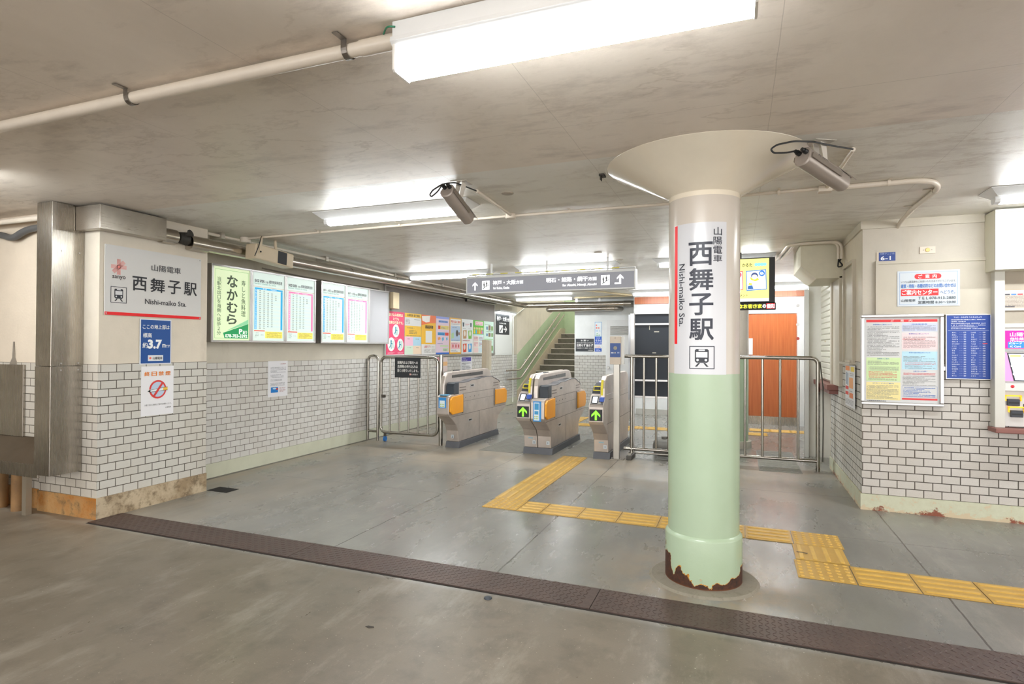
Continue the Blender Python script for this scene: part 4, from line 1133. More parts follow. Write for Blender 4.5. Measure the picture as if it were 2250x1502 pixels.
ov = [(.52, .44, .19, 1.05), (.27, .75, .20, 1.05), (.77, .76, .18, 1.05)]
S.discs(ov, '#eef4f0', 'oval_field', 1)
S.rects([(.55, .36, .64, .54), (.30, .67, .42, .84), (.80, .67, .90, .84)], '#cfe0da', 'train_door', 2)
for n_, (cx, cy) in enumerate(((.50, .44), (.25, .75), (.73, .77))):
    S.polys([[(cx - .02, cy - .05), (cx + .03, cy - .05), (cx + .02, cy + .03), (cx - .03, cy + .03)], [(cx + .01, cy - .04), (cx + .10, cy - .01), (cx + .095, cy + .005), (cx, cy - .01)], [(cx - .02, cy + .02), (cx + .015, cy + .02), (cx + .04, cy + .10), (cx + .015, cy + .10)], [(cx - .03, cy + .02), (cx - .005, cy + .03), (cx - .08, cy + .085), (cx - .10, cy + .07)]], '#1f9db0', 'running_figure', 3)
S.discs([(.505, .37, .035, 1), (.255, .68, .035, 1), (.735, .70, .035, 1)], '#1f9db0', 'figure_head', 3)
S.scrawls([((.42, .615, .66, .65), 2), ((.08, .93, .45, .97), 2), ((.62, .93, .95, .97), 2)], '#fbd3dc', seed=5); S.rect((0, .955 + .03, 1, 1), '#f2f2f2', 'margin', 1)
S = poster(1, 'yellow and grey poster with a grid of four pastel squares', '#dcdcdc')
S.rects([(0, 0, 1, .10), (0, .30, 1, .56)], '#f2c23c', 'yellow_band', 1); S.text('山陽電車 運行情報', (.12, .02, .9, .08), '#6a5a2c', .02)
S.rects([(0, .57, .5, .78)], '#f3c2d6', 'pink_square', 1); S.rects([(.5, .57, 1, .78)], '#b5dcf0', 'blue_square', 1); S.rects([(0, .78, .5, .985)], '#d5e6d2', 'green_square', 1); S.rects([(.5, .78, 1, .985)], '#f5ddc2', 'cream_square', 1)
S.scrawls([((.05, .13, .32, .26), 4), ((.55, .13, .9, .16), 1), ((.1, .33, .95, .37), 1), ((.25, .39, .75, .50), 3), ((.1, .52, .95, .55), 1), ((.15, .60, .4, .63), 1), ((.65, .60, .85, .63), 1), ((.18, .81, .38, .84), 1), ((.68, .81, .85, .84), 1)], '#6e6a58', seed=6)
S = poster(2, 'orange-yellow poster with a blank white square in its middle', '#f3bd2c')
S.polys([[(0, 0), (1, 0), (1, .19), (.6, .20), (0, .26)]], '#ee6f2b', 'orange_top', 1); S.polys([[(.02, .04), (.6, .01), (.55, .17), (.30, .19), (.05, .15)]], '#f6f1ea', 'white_swoosh', 2)
S.text('遅延証明書', (.25, .26, .80, .34), '#3d3522', .03); S.rect((.28, .40, .74, .70), '#ededea', 'white_square', 1)
S.rect((0, .74, 1, 1), '#eae8e6', 'white_foot', 1); S.text('山陽アプリ', (.18, .77, .62, .83), '#d84a3a', .02); S.scrawls([((.18, .86, .66, .95), 4), ((.68, .79, .97, .82), 1)], '#7d7a74', seed=7); S.rects([(.70, .85, .95, .96)], '#d4d2cf', 'grey_box', 2)
S = poster(3, 'lilac poster with blue and red panels and a blue foot', '#ead4e4')
S.rect((0, 0, 1, .06), '#8d9be0', 'blue_edge', 1); S.rect((.18, .10, .88, .16), '#7fa8e8', 'title_band', 1); S.rects([(.14, .24, .95, .34)], '#f5e27a', 'yellow_panel', 1); S.rect((.15, .245, .31, .335), '#d8392f', 'red_mark', 2)
S.rects([(.12, .42, .64, .50)], '#2b9fdc', 'blue_panel', 1); S.rect((.66, .42, .94, .50), '#e2473c', 'red_panel', 1)
S.polys([[(.12, .56), (.30, .54), (.34, .60), (.16, .63)]], '#f2a25a', 'orange_shape', 1); S.polys([[(.42, .58), (.52, .53), (.60, .60), (.48, .66)], [(.74, .57), (.84, .53), (.88, .60), (.78, .64)]], '#67b7dd', 'blue_shape', 1)
S.rects([(.30, .76, .92, .80), (.50, .84, .92, .92)], '#cfe6b8', 'green_panel', 1); S.rect((0, .955, 1, 1), '#2f6fd0', 'blue_foot', 1); S.scrawls([((.2, .105, .86, .155), 1), ((.35, .26, .92, .33), 3), ((.15, .435, .6, .485), 1), ((.1, .70, .9, .73), 1), ((.55, .85, .9, .91), 2)], '#5a5a9a', seed=8)
S = poster(4, 'white poster in an orange-yellow border with a pale-blue panel', '#f2b632')
S.rect((.06, .03, .94, .955), '#f4f2f0', 'white_sheet', 1); S.text('手回り品のご案内', (.10, .07, .90, .14), '#e2533a', .03); S.rect((.09, .22, .92, .64), '#bcd2ec', 'blue_panel', 2); S.rect((.09, .68, .92, .86), '#f5c9cf', 'pink_panel', 2)
S.discs([(.62, .42, .10, 1.3)], '#4a4440', 'bag_picture', 3); S.discs([(.80, .43, .05, 1.4)], '#8a5a50', 'bag_picture', 3); S.polys([[(.13, .44), (.34, .40), (.36, .56), (.14, .58)]], '#b9dcae', 'green_picture', 3); S.discs([(.28, .78, .05, 1.4), (.53, .78, .05, 1.4), (.77, .78, .05, 1.4)], '#c94a54', 'red_picture', 3)
S.scrawls([((.12, .155, .86, .19), 2), ((.22, .25, .86, .28), 1), ((.12, .60, .86, .63), 1), ((.15, .695, .86, .72), 1), ((.12, .88, .7, .94), 2)], '#6f7690', seed=9)
S = poster(5, 'white poster with four coloured window pictures', '#eceff0')
for k_, (a, b, c) in enumerate(((.12, .33, '#c79a6a'), (.58, .33, '#7cc04a'), (.12, .72, '#e8512f'), (.58, .72, '#3f9fe0'))): S.polys([[(a, b), (a + .32, b - .02), (a + .30, b + .23), (a + .02, b + .24)]], c, 'window_picture', 1)
S.discs([(.27, .42, .08, 1.3), (.73, .41, .08, 1.3), (.26, .81, .08, 1.3), (.72, .80, .08, 1.3)], '#f2ebe4', 'figure_shape', 2); S.polys([[(.08, .10), (.22, .10), (.20, .22), (.10, .22)], [(.74, .10), (.88, .10), (.86, .22), (.76, .22)]], '#4b5a66', 'sign_figure', 2)
S.scrawls([((.30, .13, .70, .18), 2), ((.10, .60, .92, .64), 1)], '#d0566a', seed=10); S.scrawls([((.1, .26, .35, .29), 1), ((.58, .26, .85, .29), 1)], '#777777', seed=11)
S = poster(6, 'green poster with a row of children over white panels', '#e9eee6')
S.rect((0, .0, 1, .42), '#6cc24a', 'green_field', 1); S.rect((.18, .03, .92, .15), '#f2d7df', 'title_band', 2); S.scrawls([((.2, .04, .9, .14), 2)], '#e06a8a', seed=12)
for k_, (x, c) in enumerate(((.10, '#f2d23c'), (.27, '#5ab8e0'), (.43, '#f09a3c'), (.60, '#f2d23c'), (.76, '#e87a8a'), (.90, '#b58ad0'))):
    S.polys([[(x - .05, .29), (x + .05, .29), (x + .07, .40), (x - .07, .40)]], c, 'child_dress', 3); S.discs([(x, .245, .05, 1)], '#f3cfae', 'child_face', 3)
S.rect((0, .42, 1, .46), '#cfe8f4', 'blue_strip', 1); S.rects([(.04, .48, .48, .62), (.04, .64, .48, .80), (.04, .82, .48, .97)], '#f4d9d6', 'pink_panel', 1); S.rects([(.52, .48, .96, .62), (.52, .64, .96, .80), (.52, .82, .96, .97)], '#d2e6ee', 'blue_panel', 1)
S.scrawls([((.07, .49, .45, .61), 3), ((.55, .49, .93, .61), 3), ((.07, .66, .45, .78), 3), ((.55, .66, .93, .78), 3)], '#b5707a', seed=13)
S = poster(7, 'pale-green poster with small photographs, last on the notice board', '#cfe8dc')
S.rects([(.22, .16, .40, .26), (.22, .38, .40, .46)], '#6f8fae', 'photograph', 1); S.rects([(.46, .12, .68, .28), (.46, .36, .68, .48)], '#8a6a5a', 'photograph', 1); S.rects([(.74, .14, .94, .28), (.76, .36, .94, .48), (.76, .76, .94, .92)], '#7a9a5a', 'photograph', 1); S.rect((.05, .55, .95, .57), '#9ad08a', 'rule', 1)
S.scrawls([((.08, .08, .6, .11), 1), ((.2, .29, .9, .33), 1), ((.1, .6, .9, .72), 4), ((.1, .78, .7, .94), 4)], '#6a8a7a', seed=14)

o = MB().box(XL + .031, 7.262, 1.86, XL + .16, 7.42, 2.10).build('switch_box', P('#d8c6a4', .45, 0, .03), bevel=.004); tag(o, 'small beige box above the pink-red poster', 'electrical box')
S = Sign('paper_notice', 'small pink and yellow sheet on the tiles behind the swing gate post', 'notice', on_left(8.84, .87, .001), .42, .25, '#ead9d8', .001, board='sheet')
S.rects([(.0, .0, .55, .3)], '#f0a7b4', 'pink_band', 1); S.rects([(0, .32, 1, .6)], '#f0c08a', 'orange_band', 1); S.rect((.0, .62, .4, .75), '#4a5ab0', 'blue_band', 1)
S = Sign('paper_notice', 'white sheet headed in violet on the tiles below the poster board', 'notice', on_left(9.79, .80, .001), .49, .32, '#ececf0', .001, board='sheet')
S.rect((.08, .05, .92, .28), '#4a3fa8', 'violet_heading', 1); S.scrawls([((.14, .08, .86, .25), 2)], '#e8e8f4', seed=15); S.scrawls([((.1, .34, .9, .9), 6)], '#7a7a84', seed=16)

# direction board by the stairs with its strip light
S = Sign('direction_sign', 'black direction board under a strip light beside the stairs', 'sign', on_left(11.40, 1.13, .004), 1.0, .93, '#e4e6e2', .01, board='white_backboard')
S.rect((.02, .04, .82, .52), '#33363c', 'black_panel', 1)
S.texts([('神戸・大阪', .09, .10, .64, .20), ('方面', .65, .12, .80, .20), ('for Kobe, Osaka', .24, .235, .62, .275)], '#f2f3f3', .035)
S.rect((.22, .30, .43, .48), '#f0f1f1', 'stairs_pictogram', 2); S.polys([[(.25, .45), (.40, .33), (.41, .36), (.28, .465)]], '#33363c', 'escalator_line', 3)
S.polys([[(.47, .375), (.60, .375), (.55, .32), (.59, .32), (.68, .39), (.59, .46), (.55, .46), (.60, .405), (.47, .405)]], '#f2f3f3', 'arrow', 2)
MB().box(-.0, .93, 0, 1.02, .965, .12).build('lamp_hood', WHITEPAINT, S.root, local=True)
MB().box(.06, .905, .03, .97, .93, .10).build('strip_lamp', lamp_mat('strip_lamp', 5), S.root, local=True)
o = MB().tube(fillet([(XL + .02, 12.44, .05), (XL + .02, 12.44, 2.0), (XL + .02, 12.6, 2.05), (XL + .02, 13.2, 2.25)], .05), .016, 10).build('conduit', P('#e6e6dc', .4, 0, .03), smooth=True); tag(o, 'white upright conduit on the wall just before the stairs', 'conduit')

# stair handrails
RAILM = P('#b3a79e', .3, .7, .05)
for lb, pts in (('upper handrail climbing the green stair wall', [(11.9, .785), (12.72, .775), (15.95, 2.28)]), ('lower handrail climbing the green stair wall', [(11.95, .585), (12.79, .58), (16.4, 2.26)])):
    t = thing('handrail', lb, 'handrail', (XL, 12, .6), 'handrails on the stair wall')
    xr = XL + .085
    MB().tube(fillet([(xr, y, z) for y, z in pts], .12), .02, 12).build('rail', RAILM, t, smooth=True)
    for y in (12.0, 12.45, 13.3, 14.1, 14.9, 15.6):
        z = pts[0][1] if y < 12.7 else pts[1][1] + (pts[2][1] - pts[1][1]) * (y - pts[1][0]) / (pts[2][0] - pts[1][0])
        MB().tube(fillet([(xr, y, z - .01), (xr, y, z - .06), (XL, y, z - .06)], .03), .009, 8).tube([(XL + .008, y, z - .06), (XL, y, z - .06)], .03, 12).build('bracket', WHITEPAINT, t, smooth=True)

# ------------------------------------------------------------------ far wall notices
S = Sign('warning_sign', 'black request sign with white lettering on the far white wall', 'sign', on_right(-3.372, 1.217, .001, 12.504), .41, .28, '#3b3e44', .004)
S.texts([('お 願 い', .28, .07, .72, .20)], '#f0f0f0', .02); S.texts([('近寄らず 触らず', .05, .42, .95, .62)], '#f4f4f4', .035); S.texts([('異常がある場合や不審物にはお手を触れず', .05, .28, .95, .37), ('緊急係員までご連絡ください。', .05, .68, .95, .78), ('山陽電車', .68, .86, .94, .94)], '#dedede', .012)
S = Sign('advertisement', 'narrow blue and white clinic advertisement on the far white wall', 'advertisement', on_right(-2.944, 1.217, .001, 12.504), .153, .645, '#e4ecf2', .004)
S.rframe((0, 0, 1, .5), .006, '#2a86c8', 'blue_edge', 1); S.rect((0, .5, 1, .76), '#2358c0', 'blue_field', 1); S.rect((0, .89, 1, 1), '#2358c0', 'blue_foot', 1)
S.scrawls([((.15, .06, .85, .24), 2)], '#e87a6a', seed=20, glyph=1.4); S.scrawls([((.15, .27, .85, .33), 1)], '#4a9ad8', seed=21); S.scrawls([((.15, .36, .85, .47), 2)], '#5aa86a', seed=22); S.scrawls([((.1, .79, .9, .87), 2)], '#e0604a', seed=23); S.scrawls([((.15, .91, .85, .98), 2)], '#dfe8f8', seed=24)
S.texts([('内 科', .25, .525, .75, .56), ('そうの', .12, .59, .90, .66), ('クリニック', .06, .68, .94, .74)], '#f2f5fb', .03)

# ------------------------------------------------------------------ hanging direction sign
ang = math.radians(-2.5)
HS = 6.65 / 7.5
M = Matrix.Translation((-3.645 * HS, 6.70, 1.31 + (2.079 - 1.31) * HS)) @ Matrix.Rotation(ang, 4, 'Z') @ Matrix(((1, 0, 0, 0), (0, 0, -1, 0), (0, 1, 0, 0), (0, 0, 0, 1)))
S = Sign('hanging_sign', 'long grey illuminated direction sign hung across the gate line', 'sign', M, 2.40 * HS, .205 * HS, '#8c8d95', .004, emit=.10, mat=P('#8c8d95', .65, 0, 0, emit=.22), board='display_face')
S.frame(.016, .012, WHITEPAINT)
MB().box(-.016, -.016, -.11, S.w + .012, S.h + .03, -.001).build('cabinet', WHITEPAINT, S.root, local=True, bevel=.002)
WT = print_mat('#fbfbfb', .55)
S.texts([('神戸・大阪', .170, .22, .315, .52), ('方面', .318, .27, .362, .50), ('for Kobe, Osaka', .172, .64, .276, .84),
         ('明石・姫路・網干', .505, .20, .745, .50), ('方面', .748, .25, .795, .48), ('for Akashi, Himeji, Aboshi', .60, .64, .795, .84)], '#ffffff', .03, mat=WT)
def stair_icon(s, x0, x1, y0, y1):
    s.rect((x0, y0, x1, y1), '#ffffff', 'stairs_pictogram', 2, mat=WT)
    st = []
    for i in range(5):
        a = x0 + (x1 - x0) * (.12 + .16 * i); b = y1 - (y1 - y0) * (.12 + .09 * i)
        st.append((a, b - (y1 - y0) * .07, a + (x1 - x0) * .17, b))
    s.rects(st, '#3c3d42', 'stairs_steps', 3)
    w_ = (x1 - x0); h_ = (y1 - y0)
    s.polys([[(x0 + w_ * a, y0 + h_ * b) for a, b in p] for p in ([(.2, .28), (.34, .28), (.36, .52), (.32, .78), (.22, .78), (.24, .55), (.18, .5)], [(.55, .18), (.70, .18), (.70, .42), (.64, .62), (.54, .62), (.58, .42), (.52, .36)])], '#3c3d42', 'walking_figure', 3)
    s.discs([(x0 + w_ * .28, y0 + h_ * .2, w_ * .06, 1), (x0 + w_ * .63, y0 + h_ * .11, w_ * .06, 1)], '#3c3d42', 'figure_head', 3)
stair_icon(S, .098, .148, .2, .82); stair_icon(S, .82, .868, .18, .80)
S.polys([[(.047, .84), (.047, .45), (.034, .56), (.034, .46), (.0515, .26), (.069, .46), (.069, .56), (.056, .45), (.056, .84)],
         [(.895, .68), (.895, .78), (.930, .78), (.930, .36), (.943, .48), (.943, .37), (.925, .16), (.907, .37), (.907, .48), (.920, .36), (.920, .68)]], '#ffffff', 'arrow', 2, mat=WT)
m = MB().box(.0, S.h + .045, -.075, S.w, S.h + .057, -.025)
for x in (.3, 1.05, 1.8): m.box(x, S.h + .028, -.06, x + .02, CEIL - (1.31 + (2.079 - 1.31) * HS) - .0005, -.04)
m.build('hanger', WHITEPAINT, S.root, local=True)
m = MB()
for i in range(10): m.box(.05 + i * .2, S.h + .046, -.026, .15 + i * .2, S.h + .056, -.0245)
m.build('yellow_tape', P('#d8cc4a', .5), S.root, local=True)

# ------------------------------------------------------------------ ticket gates
ORANGE = P('#f2a324', .42, 0, .03)
SEAM = P('#55504b', .6)
BLADE_W = .18
def gate(x0, label, kind, num):
    """one gate cabinet; front (towards the hall) at y 6.78, flaps on the +x flank of the 'flap' kind"""
    Y0 = 6.78
    t = thing('ticket_gate', label, 'ticket gate', (x0 + .09, Y0 + .65, 0), 'ticket gate cabinets')
    W = .172
    def Yp(pl): return [(Y0 + a, b) for a, b in pl]
    MB().prism([(Y0 - .03, 0), (Y0 + .0, .075), (Y0 + 1.28, .075), (Y0 + 1.31, 0)], 'x', x0 - (0 if kind == 'flap' and num == '1' else .006), x0 + W + (.006 if kind == 'reader' and num == '2' else .02)).build('plinth', P('#5a5c62', .5, 0, .08), t)
    if kind == 'flap':
        prof = [(0, .075), (-.015, .22), (-.06, .30), (-.17, .38), (-.255, .43), (-.28, .46), (-.28, .655), (-.27, .68), (-.2, .70), (1.58, .70), (1.66, .68), (1.68, .655), (1.68, .45), (1.60, .38), (1.36, .29), (1.30, .22), (1.28, .075)]
    else:
        prof = [(0, .075), (-.015, .22), (-.06, .30), (-.17, .38), (-.255, .43), (-.28, .46), (-.28, .63), (-.265, .65), (-.17, .755), (-.14, .765), (-.12, .77), (1.50, .77), (1.66, .68), (1.68, .655), (1.68, .45), (1.60, .38), (1.36, .29), (1.30, .22), (1.28, .075)]
    MB().prism(Yp(prof), 'x', x0, x0 + W).build('body', GATE, t, bevel=.008)
    hx0, hx1 = (x0 + .002, x0 + .060) if kind == 'flap' else (x0 + W - .060, x0 + W - .002)
    ux0, ux1 = (x0 + .062, x0 + W) if kind == 'flap' else (x0, x0 + W - .062)
    # tall guard along the back edge
    MB().prism(Yp([(-.20, .69), (-.185, .84), (-.15, .93), (-.09, .975), (.05, .985), (1.12, .995), (1.2, .985), (1.27, .95), (1.34, .85), (1.36, .69)]), 'x', hx0, hx1).build('guard', GATE, t, bevel=.012)
    m = MB().prism(Yp([(.02, .90), (.02, .935), (1.0, .955), (1.0, .905)]), 'x', hx1 - .001 if kind == 'flap' else hx0 - .0015, hx1 + .0015 if kind == 'flap' else hx0 + .001)
    m.build('guard_slot', P('#4a4644', .3, .3), t)
    # upper housing
    if kind == 'flap':
        up = [(-.13, .69), (-.135, .80), (-.12, .835), (-.09, .845), (.12, .838), (.28, .842), (.40, .862), (.62, .862), (.72, .872), (.90, .882), (1.08, .878), (1.22, .835), (1.32, .815), (1.38, .775), (1.40, .69)]
        MB().prism(Yp(up), 'x', ux0, ux1).build('upper_housing', GATE, t, bevel=.006)
        MB().prism(Yp([(-.14, .695), (-.145, .80), (-.13, .838), (-.095, .850), (-.0, .848), (-.0, .695)]), 'x', ux0 + .002, ux1 + .003).build('shoulder', DARK, t, bevel=.006)
        top = [(.0, .8455), (.12, .8405), (.28, .8445), (.40, .8645), (.62, .8645), (.72, .8745), (.90, .8845), (1.08, .8805), (1.22, .838), (1.32, .818), (1.38, .778)]
        m = MB()
        for (a, b), (c, d) in zip(top[:-1], top[1:]): m.prism(Yp([(a, b - .006), (c, d - .006), (c, d + .002), (a, b + .002)]), 'x', ux0 + .001, ux1 + .004)
        m.build('top_trim', P('#6b6b70', .4, .2), t)
        MB().prism(Yp([(.66, .871), (.74, .8775), (.92, .889), (.92, .884), (.66, .866)]), 'x', ux0 + .02, ux1 - .02).build('display', BLACK, t)
        MB().box(x0 + .03, Y0 + .1, .985, x0 + .045, Y0 + .28, .997).build('guard_handle', DARK, t, bevel=.003)
        # flaps on the flank
        for y0, sgn in ((-.27, 1), (1.18, -1)):
            a, b = (y0, y0 + .36) if sgn > 0 else (y0, y0 + .44)
            if sgn > 0: pl = [(a, .49), (a, .64), (a + .06, .675), (b, .685), (b, .455), (a + .07, .45)]
            else: pl = [(a, .455), (a, .675), (b - .08, .675), (b, .635), (b, .50), (b - .04, .455)]
            MB().prism(Yp(pl), 'x', x0 + W + .001, x0 + W + .024).build('flap', ORANGE, t, bevel=.006)
            e = b if sgn > 0 else a
            MB().box(x0 + W, Y0 + e + (.005 if sgn > 0 else -.03), .44, x0 + W + .012, Y0 + e + (.03 if sgn > 0 else -.005), .69).build('flap_hinge', P('#8d8680', .35, .7), t)
        sm_ = MB().box(x0 + W, Y0 - .22, .417, x0 + W + .0015, Y0 + 1.62, .421).box(x0 + W, Y0 + .12, .588, x0 + W + .0015, Y0 + 1.14, .5905).box(x0 + W, Y0 + .12, .692, x0 + W + .0015, Y0 + 1.3, .695).box(x0 + W, Y0 + .64, .08, x0 + W + .0015, Y0 + .643, .417)
        sm_.build('panel_seams', SEAM, t)
        for y, z in ((.34, .785), (.28, .325)):
            MB().box(x0 + W, Y0 + y, z - .02, x0 + W + .004, Y0 + y + .13, z + .018).build('latch_plate', ALU, t, bevel=.001)
            MB().box(x0 + W + .003, Y0 + y + .02, z - .008, x0 + W + .0055, Y0 + y + .10, z + .010).build('latch_slot', BLACK, t)
        m = MB()
        for yy in (.02, 1.14):
            for k in range(2): m.box(x0 + W, Y0 + yy, .735 + k * .035, x0 + W + .002, Y0 + yy + .19, .748 + k * .035)
        m.build('vent_slots', P('#8f857d', .4, .8), t)
        m = MB()
        for k in range(4): m.tube([(x0 + W, Y0 + .2 + .14 * k, .635), (x0 + W + .002, Y0 + .2 + .14 * k, .635)], .006, 8)
        m.build('sensors', BLACK, t)
        vs, fs = text_geo('2 西')
        s = Sign('x', None, None, None, W, .1, '#fff', .0, board='', root=t)
    else:
        # reader head, slot, screen, arrow
        up = [(-.12, .765), (-.10, .80), (-.06, .845), (.0, .86), (.10, .885), (.34, .905), (.50, .90), (.62, .875), (1.2, .86), (1.38, .80), (1.45, .765)]
        MB().prism(Yp(up), 'x', ux0, ux1).build('reader_housing', P('#50535a', .35, .1), t, bevel=.006)
        m = MB(); xa, xb = ux0 + .012, ux1 - .010
        for (q0, q1) in ((xa, xa + .006), (xb - .006, xb)): m.prism(Yp([(-.100, .803), (-.062, .850), (-.066, .853), (-.104, .806)]), 'x', q0, q1)
        m.prism(Yp([(-.103, .803), (-.097, .811), (-.101, .814), (-.107, .806)]), 'x', xa, xb).prism(Yp([(-.066, .848), (-.060, .853), (-.064, .857), (-.070, .851)]), 'x', xa, xb)
        m.build('ticket_slot_rim', P('#e8d83c', .4, 0, 0), t)
        MB().prism(Yp([(-.094, .812), (-.068, .843), (-.071, .846), (-.097, .815)]), 'x', xa + .015, xb - .015).build('ticket_slot', BLACK, t)
        vs = []
        m = MB(); n = 24; cxm = (ux0 + ux1) / 2
        m.add([(cxm + .040 * math.cos(2 * math.pi * k / n), Y0 + .21 + .085 * math.sin(2 * math.pi * k / n), .8985 + .085 * math.sin(2 * math.pi * k / n) * .085) for k in range(n)], [tuple(range(n))])
        m.build('card_reader', print_mat('#cfc8ff', .9), t)
        MB().prism(Yp([(-.19, .72), (-.20, .84), (-.165, .935), (-.155, .928), (-.188, .84), (-.178, .72)]), 'x', hx0 + .010, hx0 + .034).build('yellow_strip', P('#f0e03c', .4, 0, 0), t)
        Mx = Matrix.Translation((x0, Y0 - .271, .646)) @ Matrix(((1, 0, 0, 0), (0, .0, -1, 0), (0, 1, .0, 0), (0, 0, 0, 1)))
        # sloping screen panel
        d = Vector((0, .095, .105)).normalized(); nn = Vector((0, -d.z, d.y))
        def sl(u_, v_, h_=.004): return Vector((x0 + u_, Y0 - .265, .65)) + d * v_ + nn * h_
        def plate(u0, v0, u1, v1, h, nm, mt):
            mb = MB(); a = [sl(u0, v0, .002), sl(u1, v0, .002), sl(u1, v1, .002), sl(u0, v1, .002), sl(u0, v0, h), sl(u1, v0, h), sl(u1, v1, h), sl(u0, v1, h)]
            mb.add(a, [(0, 1, 2, 3), (4, 5, 6, 7), (0, 1, 5, 4), (1, 2, 6, 5), (2, 3, 7, 6), (3, 0, 4, 7)]); mb.build(nm, mt, t)
        plate(.012, .012, .160, .132, .005, 'screen_bezel', P('#a8a6a4', .4, .5)); plate(.022, .022, .098, .124, .0065, 'screen_frame', BLACK); plate(.034, .032, .088, .115, .0075, 'screen', print_mat('#dfe9f2', .75))
        m = MB()
        for a in range(3):
            for b in range(3):
                q = [sl(.106 + a * .016, .045 + b * .024, .0055), sl(.117 + a * .016, .045 + b * .024, .0055), sl(.117 + a * .016, .060 + b * .024, .0055), sl(.106 + a * .016, .060 + b * .024, .0055)]; m.add(q, [(0, 1, 2, 3)])
        m.build('keypad', BLACK, t)
        MB().box(x0 + .012, Y0 - .2845, .475, x0 + .160, Y0 - .280, .605).build('arrow_panel', BLACK, t, bevel=.001)
        ar = [(.075, .485), (.075, .555), (.036, .520), (.036, .545), (.086, .596), (.136, .545), (.136, .520), (.097, .555), (.097, .485)]
        MB().prism([(x0 + a, b) for a, b in ar], 'y', Y0 - .2865, Y0 - .2845).build('green_arrow', print_mat('#6ff02a', 1.1), t)
        MB().box(x0 + W - .045, Y0 - .275, .695, x0 + W - .005, Y0 - .19, .74).build('blue_marker', P('#3a63c8', .4, 0, 0), t)
        if num == '1':
            MB().box(x0 + W, Y0 - .1, .417, x0 + W + .0015, Y0 + 1.62, .421).box(x0 + W, Y0 + .3, .08, x0 + W + .0015, Y0 + .303, .70).box(x0 + W, Y0 + .0, .692, x0 + W + .0015, Y0 + 1.3, .695).build('panel_seams', SEAM, t)
    # number label and blue sticker on the front
    fm_ = facing((x0, Y0 - .016, .10), (1, 0, 0)); 
    M2 = world_of(t).inverted() @ fm_
    def front(rect, z, color, nm, dz=0.0, em=0.0):
        mb = MB().box(rect[0], rect[1], 0, rect[2], rect[3], .001 + dz); mb.xform(M2 @ Matrix.Translation((0, 0, z))); return mb.build(nm, print_mat(color, em), t, local=True)
    nx = .045 if kind == 'flap' and num == '2' else .09
    front((nx + .025, .02, nx + .065, .065), .0, '#c9d2d8', 'number_label')
    vs, fs = text_geo(num, .03)
    mb = MB(); hx = max(v[0] for v in vs)
    mb.add([(nx + .045 + v[0] * .035, .03 + v[1] * .036, .0025) for v in vs], fs); mb.xform(M2); mb.build('number', print_mat('#2c3238'), t, local=True, fixn=False)
    if kind == 'reader':
        front((.06, .085, .12, .10), .0, '#8fb0bd', 'model_plate')
    else:
        zz = .2655
        if num == '2':
            front((.03, .435, .135, .568), zz, '#2f8fd8', 'blue_sticker'); front((.045, .445, .118, .53), zz, '#e3f0f6', 'sticker_field', .0008)
            mb = MB()
            for a in range(3):
                for b in range(2): mb.box(.052 + a * .022, .452 + b * .025, .001, .066 + a * .022, .464 + b * .025, .0024)
            mb.xform(M2 @ Matrix.Translation((0, 0, zz))); mb.build('sticker_marks', print_mat('#a8c85a'), t, local=True)
            mb = MB().box(x0 + .03, Y0 - .262, .692, x0 + .135, Y0 - .15, .7015); mb.build('sticker_fold', print_mat('#7cc0e8'), t)
        else:
            front((.035, .332, .135, .570), zz, '#2f8fd8', 'blue_sticker'); front((.045, .345, .112, .555), zz, '#dcebf3', 'sticker_field', .0008)
            mb = MB().box(.052, .47, .001, .105, .545, .0024).box(.052, .415, .001, .100, .455, .0024); mb.xform(M2 @ Matrix.Translation((0, 0, zz))); mb.build('sticker_picture', print_mat('#3f9bd2'), t, local=True)
            mb = MB()
            for a in range(3):
                for b in range(2): mb.box(.052 + a * .018, .36 + b * .024, .001, .062 + a * .018, .372 + b * .024, .0024)
            mb.xform(M2 @ Matrix.Translation((0, 0, zz))); mb.build('sticker_marks', print_mat('#a8c85a'), t, local=True)
    return t
gate(-3.558, 'ticket gate cabinet beside the swing gate, orange flaps towards the aisle', 'flap', '2')
gate(-2.480, 'ticket gate cabinet with green arrow and number 2, of the middle pair', 'reader', '2')
gate(-2.302, 'ticket gate cabinet with orange flaps and a tall blue sticker, of the middle pair', 'flap', '1')
gate(-1.600, 'ticket gate cabinet with green arrow and number 1, beside the intercom post', 'reader', '1')

# ------------------------------------------------------------------ railings
def tubes(t, name, pts, r, rad=.0, seg=14):
    MB().tube(fillet(pts, rad, 6) if rad else pts, r, seg).build(name, TUBE, t, smooth=True)
yf = 6.85
t = thing('hoop_rail', 'narrow upright stainless hoop rail against the long tiled wall', 'railing', (-4.75, yf, 0))
tubes(t, 'hoop', [(-4.835, yf, 0), (-4.835, yf, 1.175), (-4.67, yf, 1.175), (-4.67, yf, 0)], .019, .075)
tubes(t, 'cross_bar', [(-4.835, yf, .13), (-4.67, yf, .13)], .017)
t = thing('swing_gate', 'stainless barred swing gate on a castor next to the first gate cabinet', 'gate', (-4.2, yf, 0))
a, b, z0, z1, rr = -4.62, -3.735, .125, 1.16, .08
loop = [(a + rr, yf, z0), (b - rr, yf, z0)] + arc((b - rr, yf, z0 + rr), rr, -90, 0, 6)[1:] + arc((b - rr, yf, z1 - rr), rr, 0, 90, 6) + arc((a + rr, yf, z1 - rr), rr, 90, 180, 6) + arc((a + rr, yf, z0 + rr), rr, 180, 270, 6)[:-1]
MB().tube(loop, .0205, 14, closed=True).build('frame', TUBE, t, smooth=True)
for x in (-4.475, -4.325, -4.18, -4.03, -3.882): tubes(t, 'bar', [(x, yf, z0), (x, yf, z1)], .0125, 0, 10)
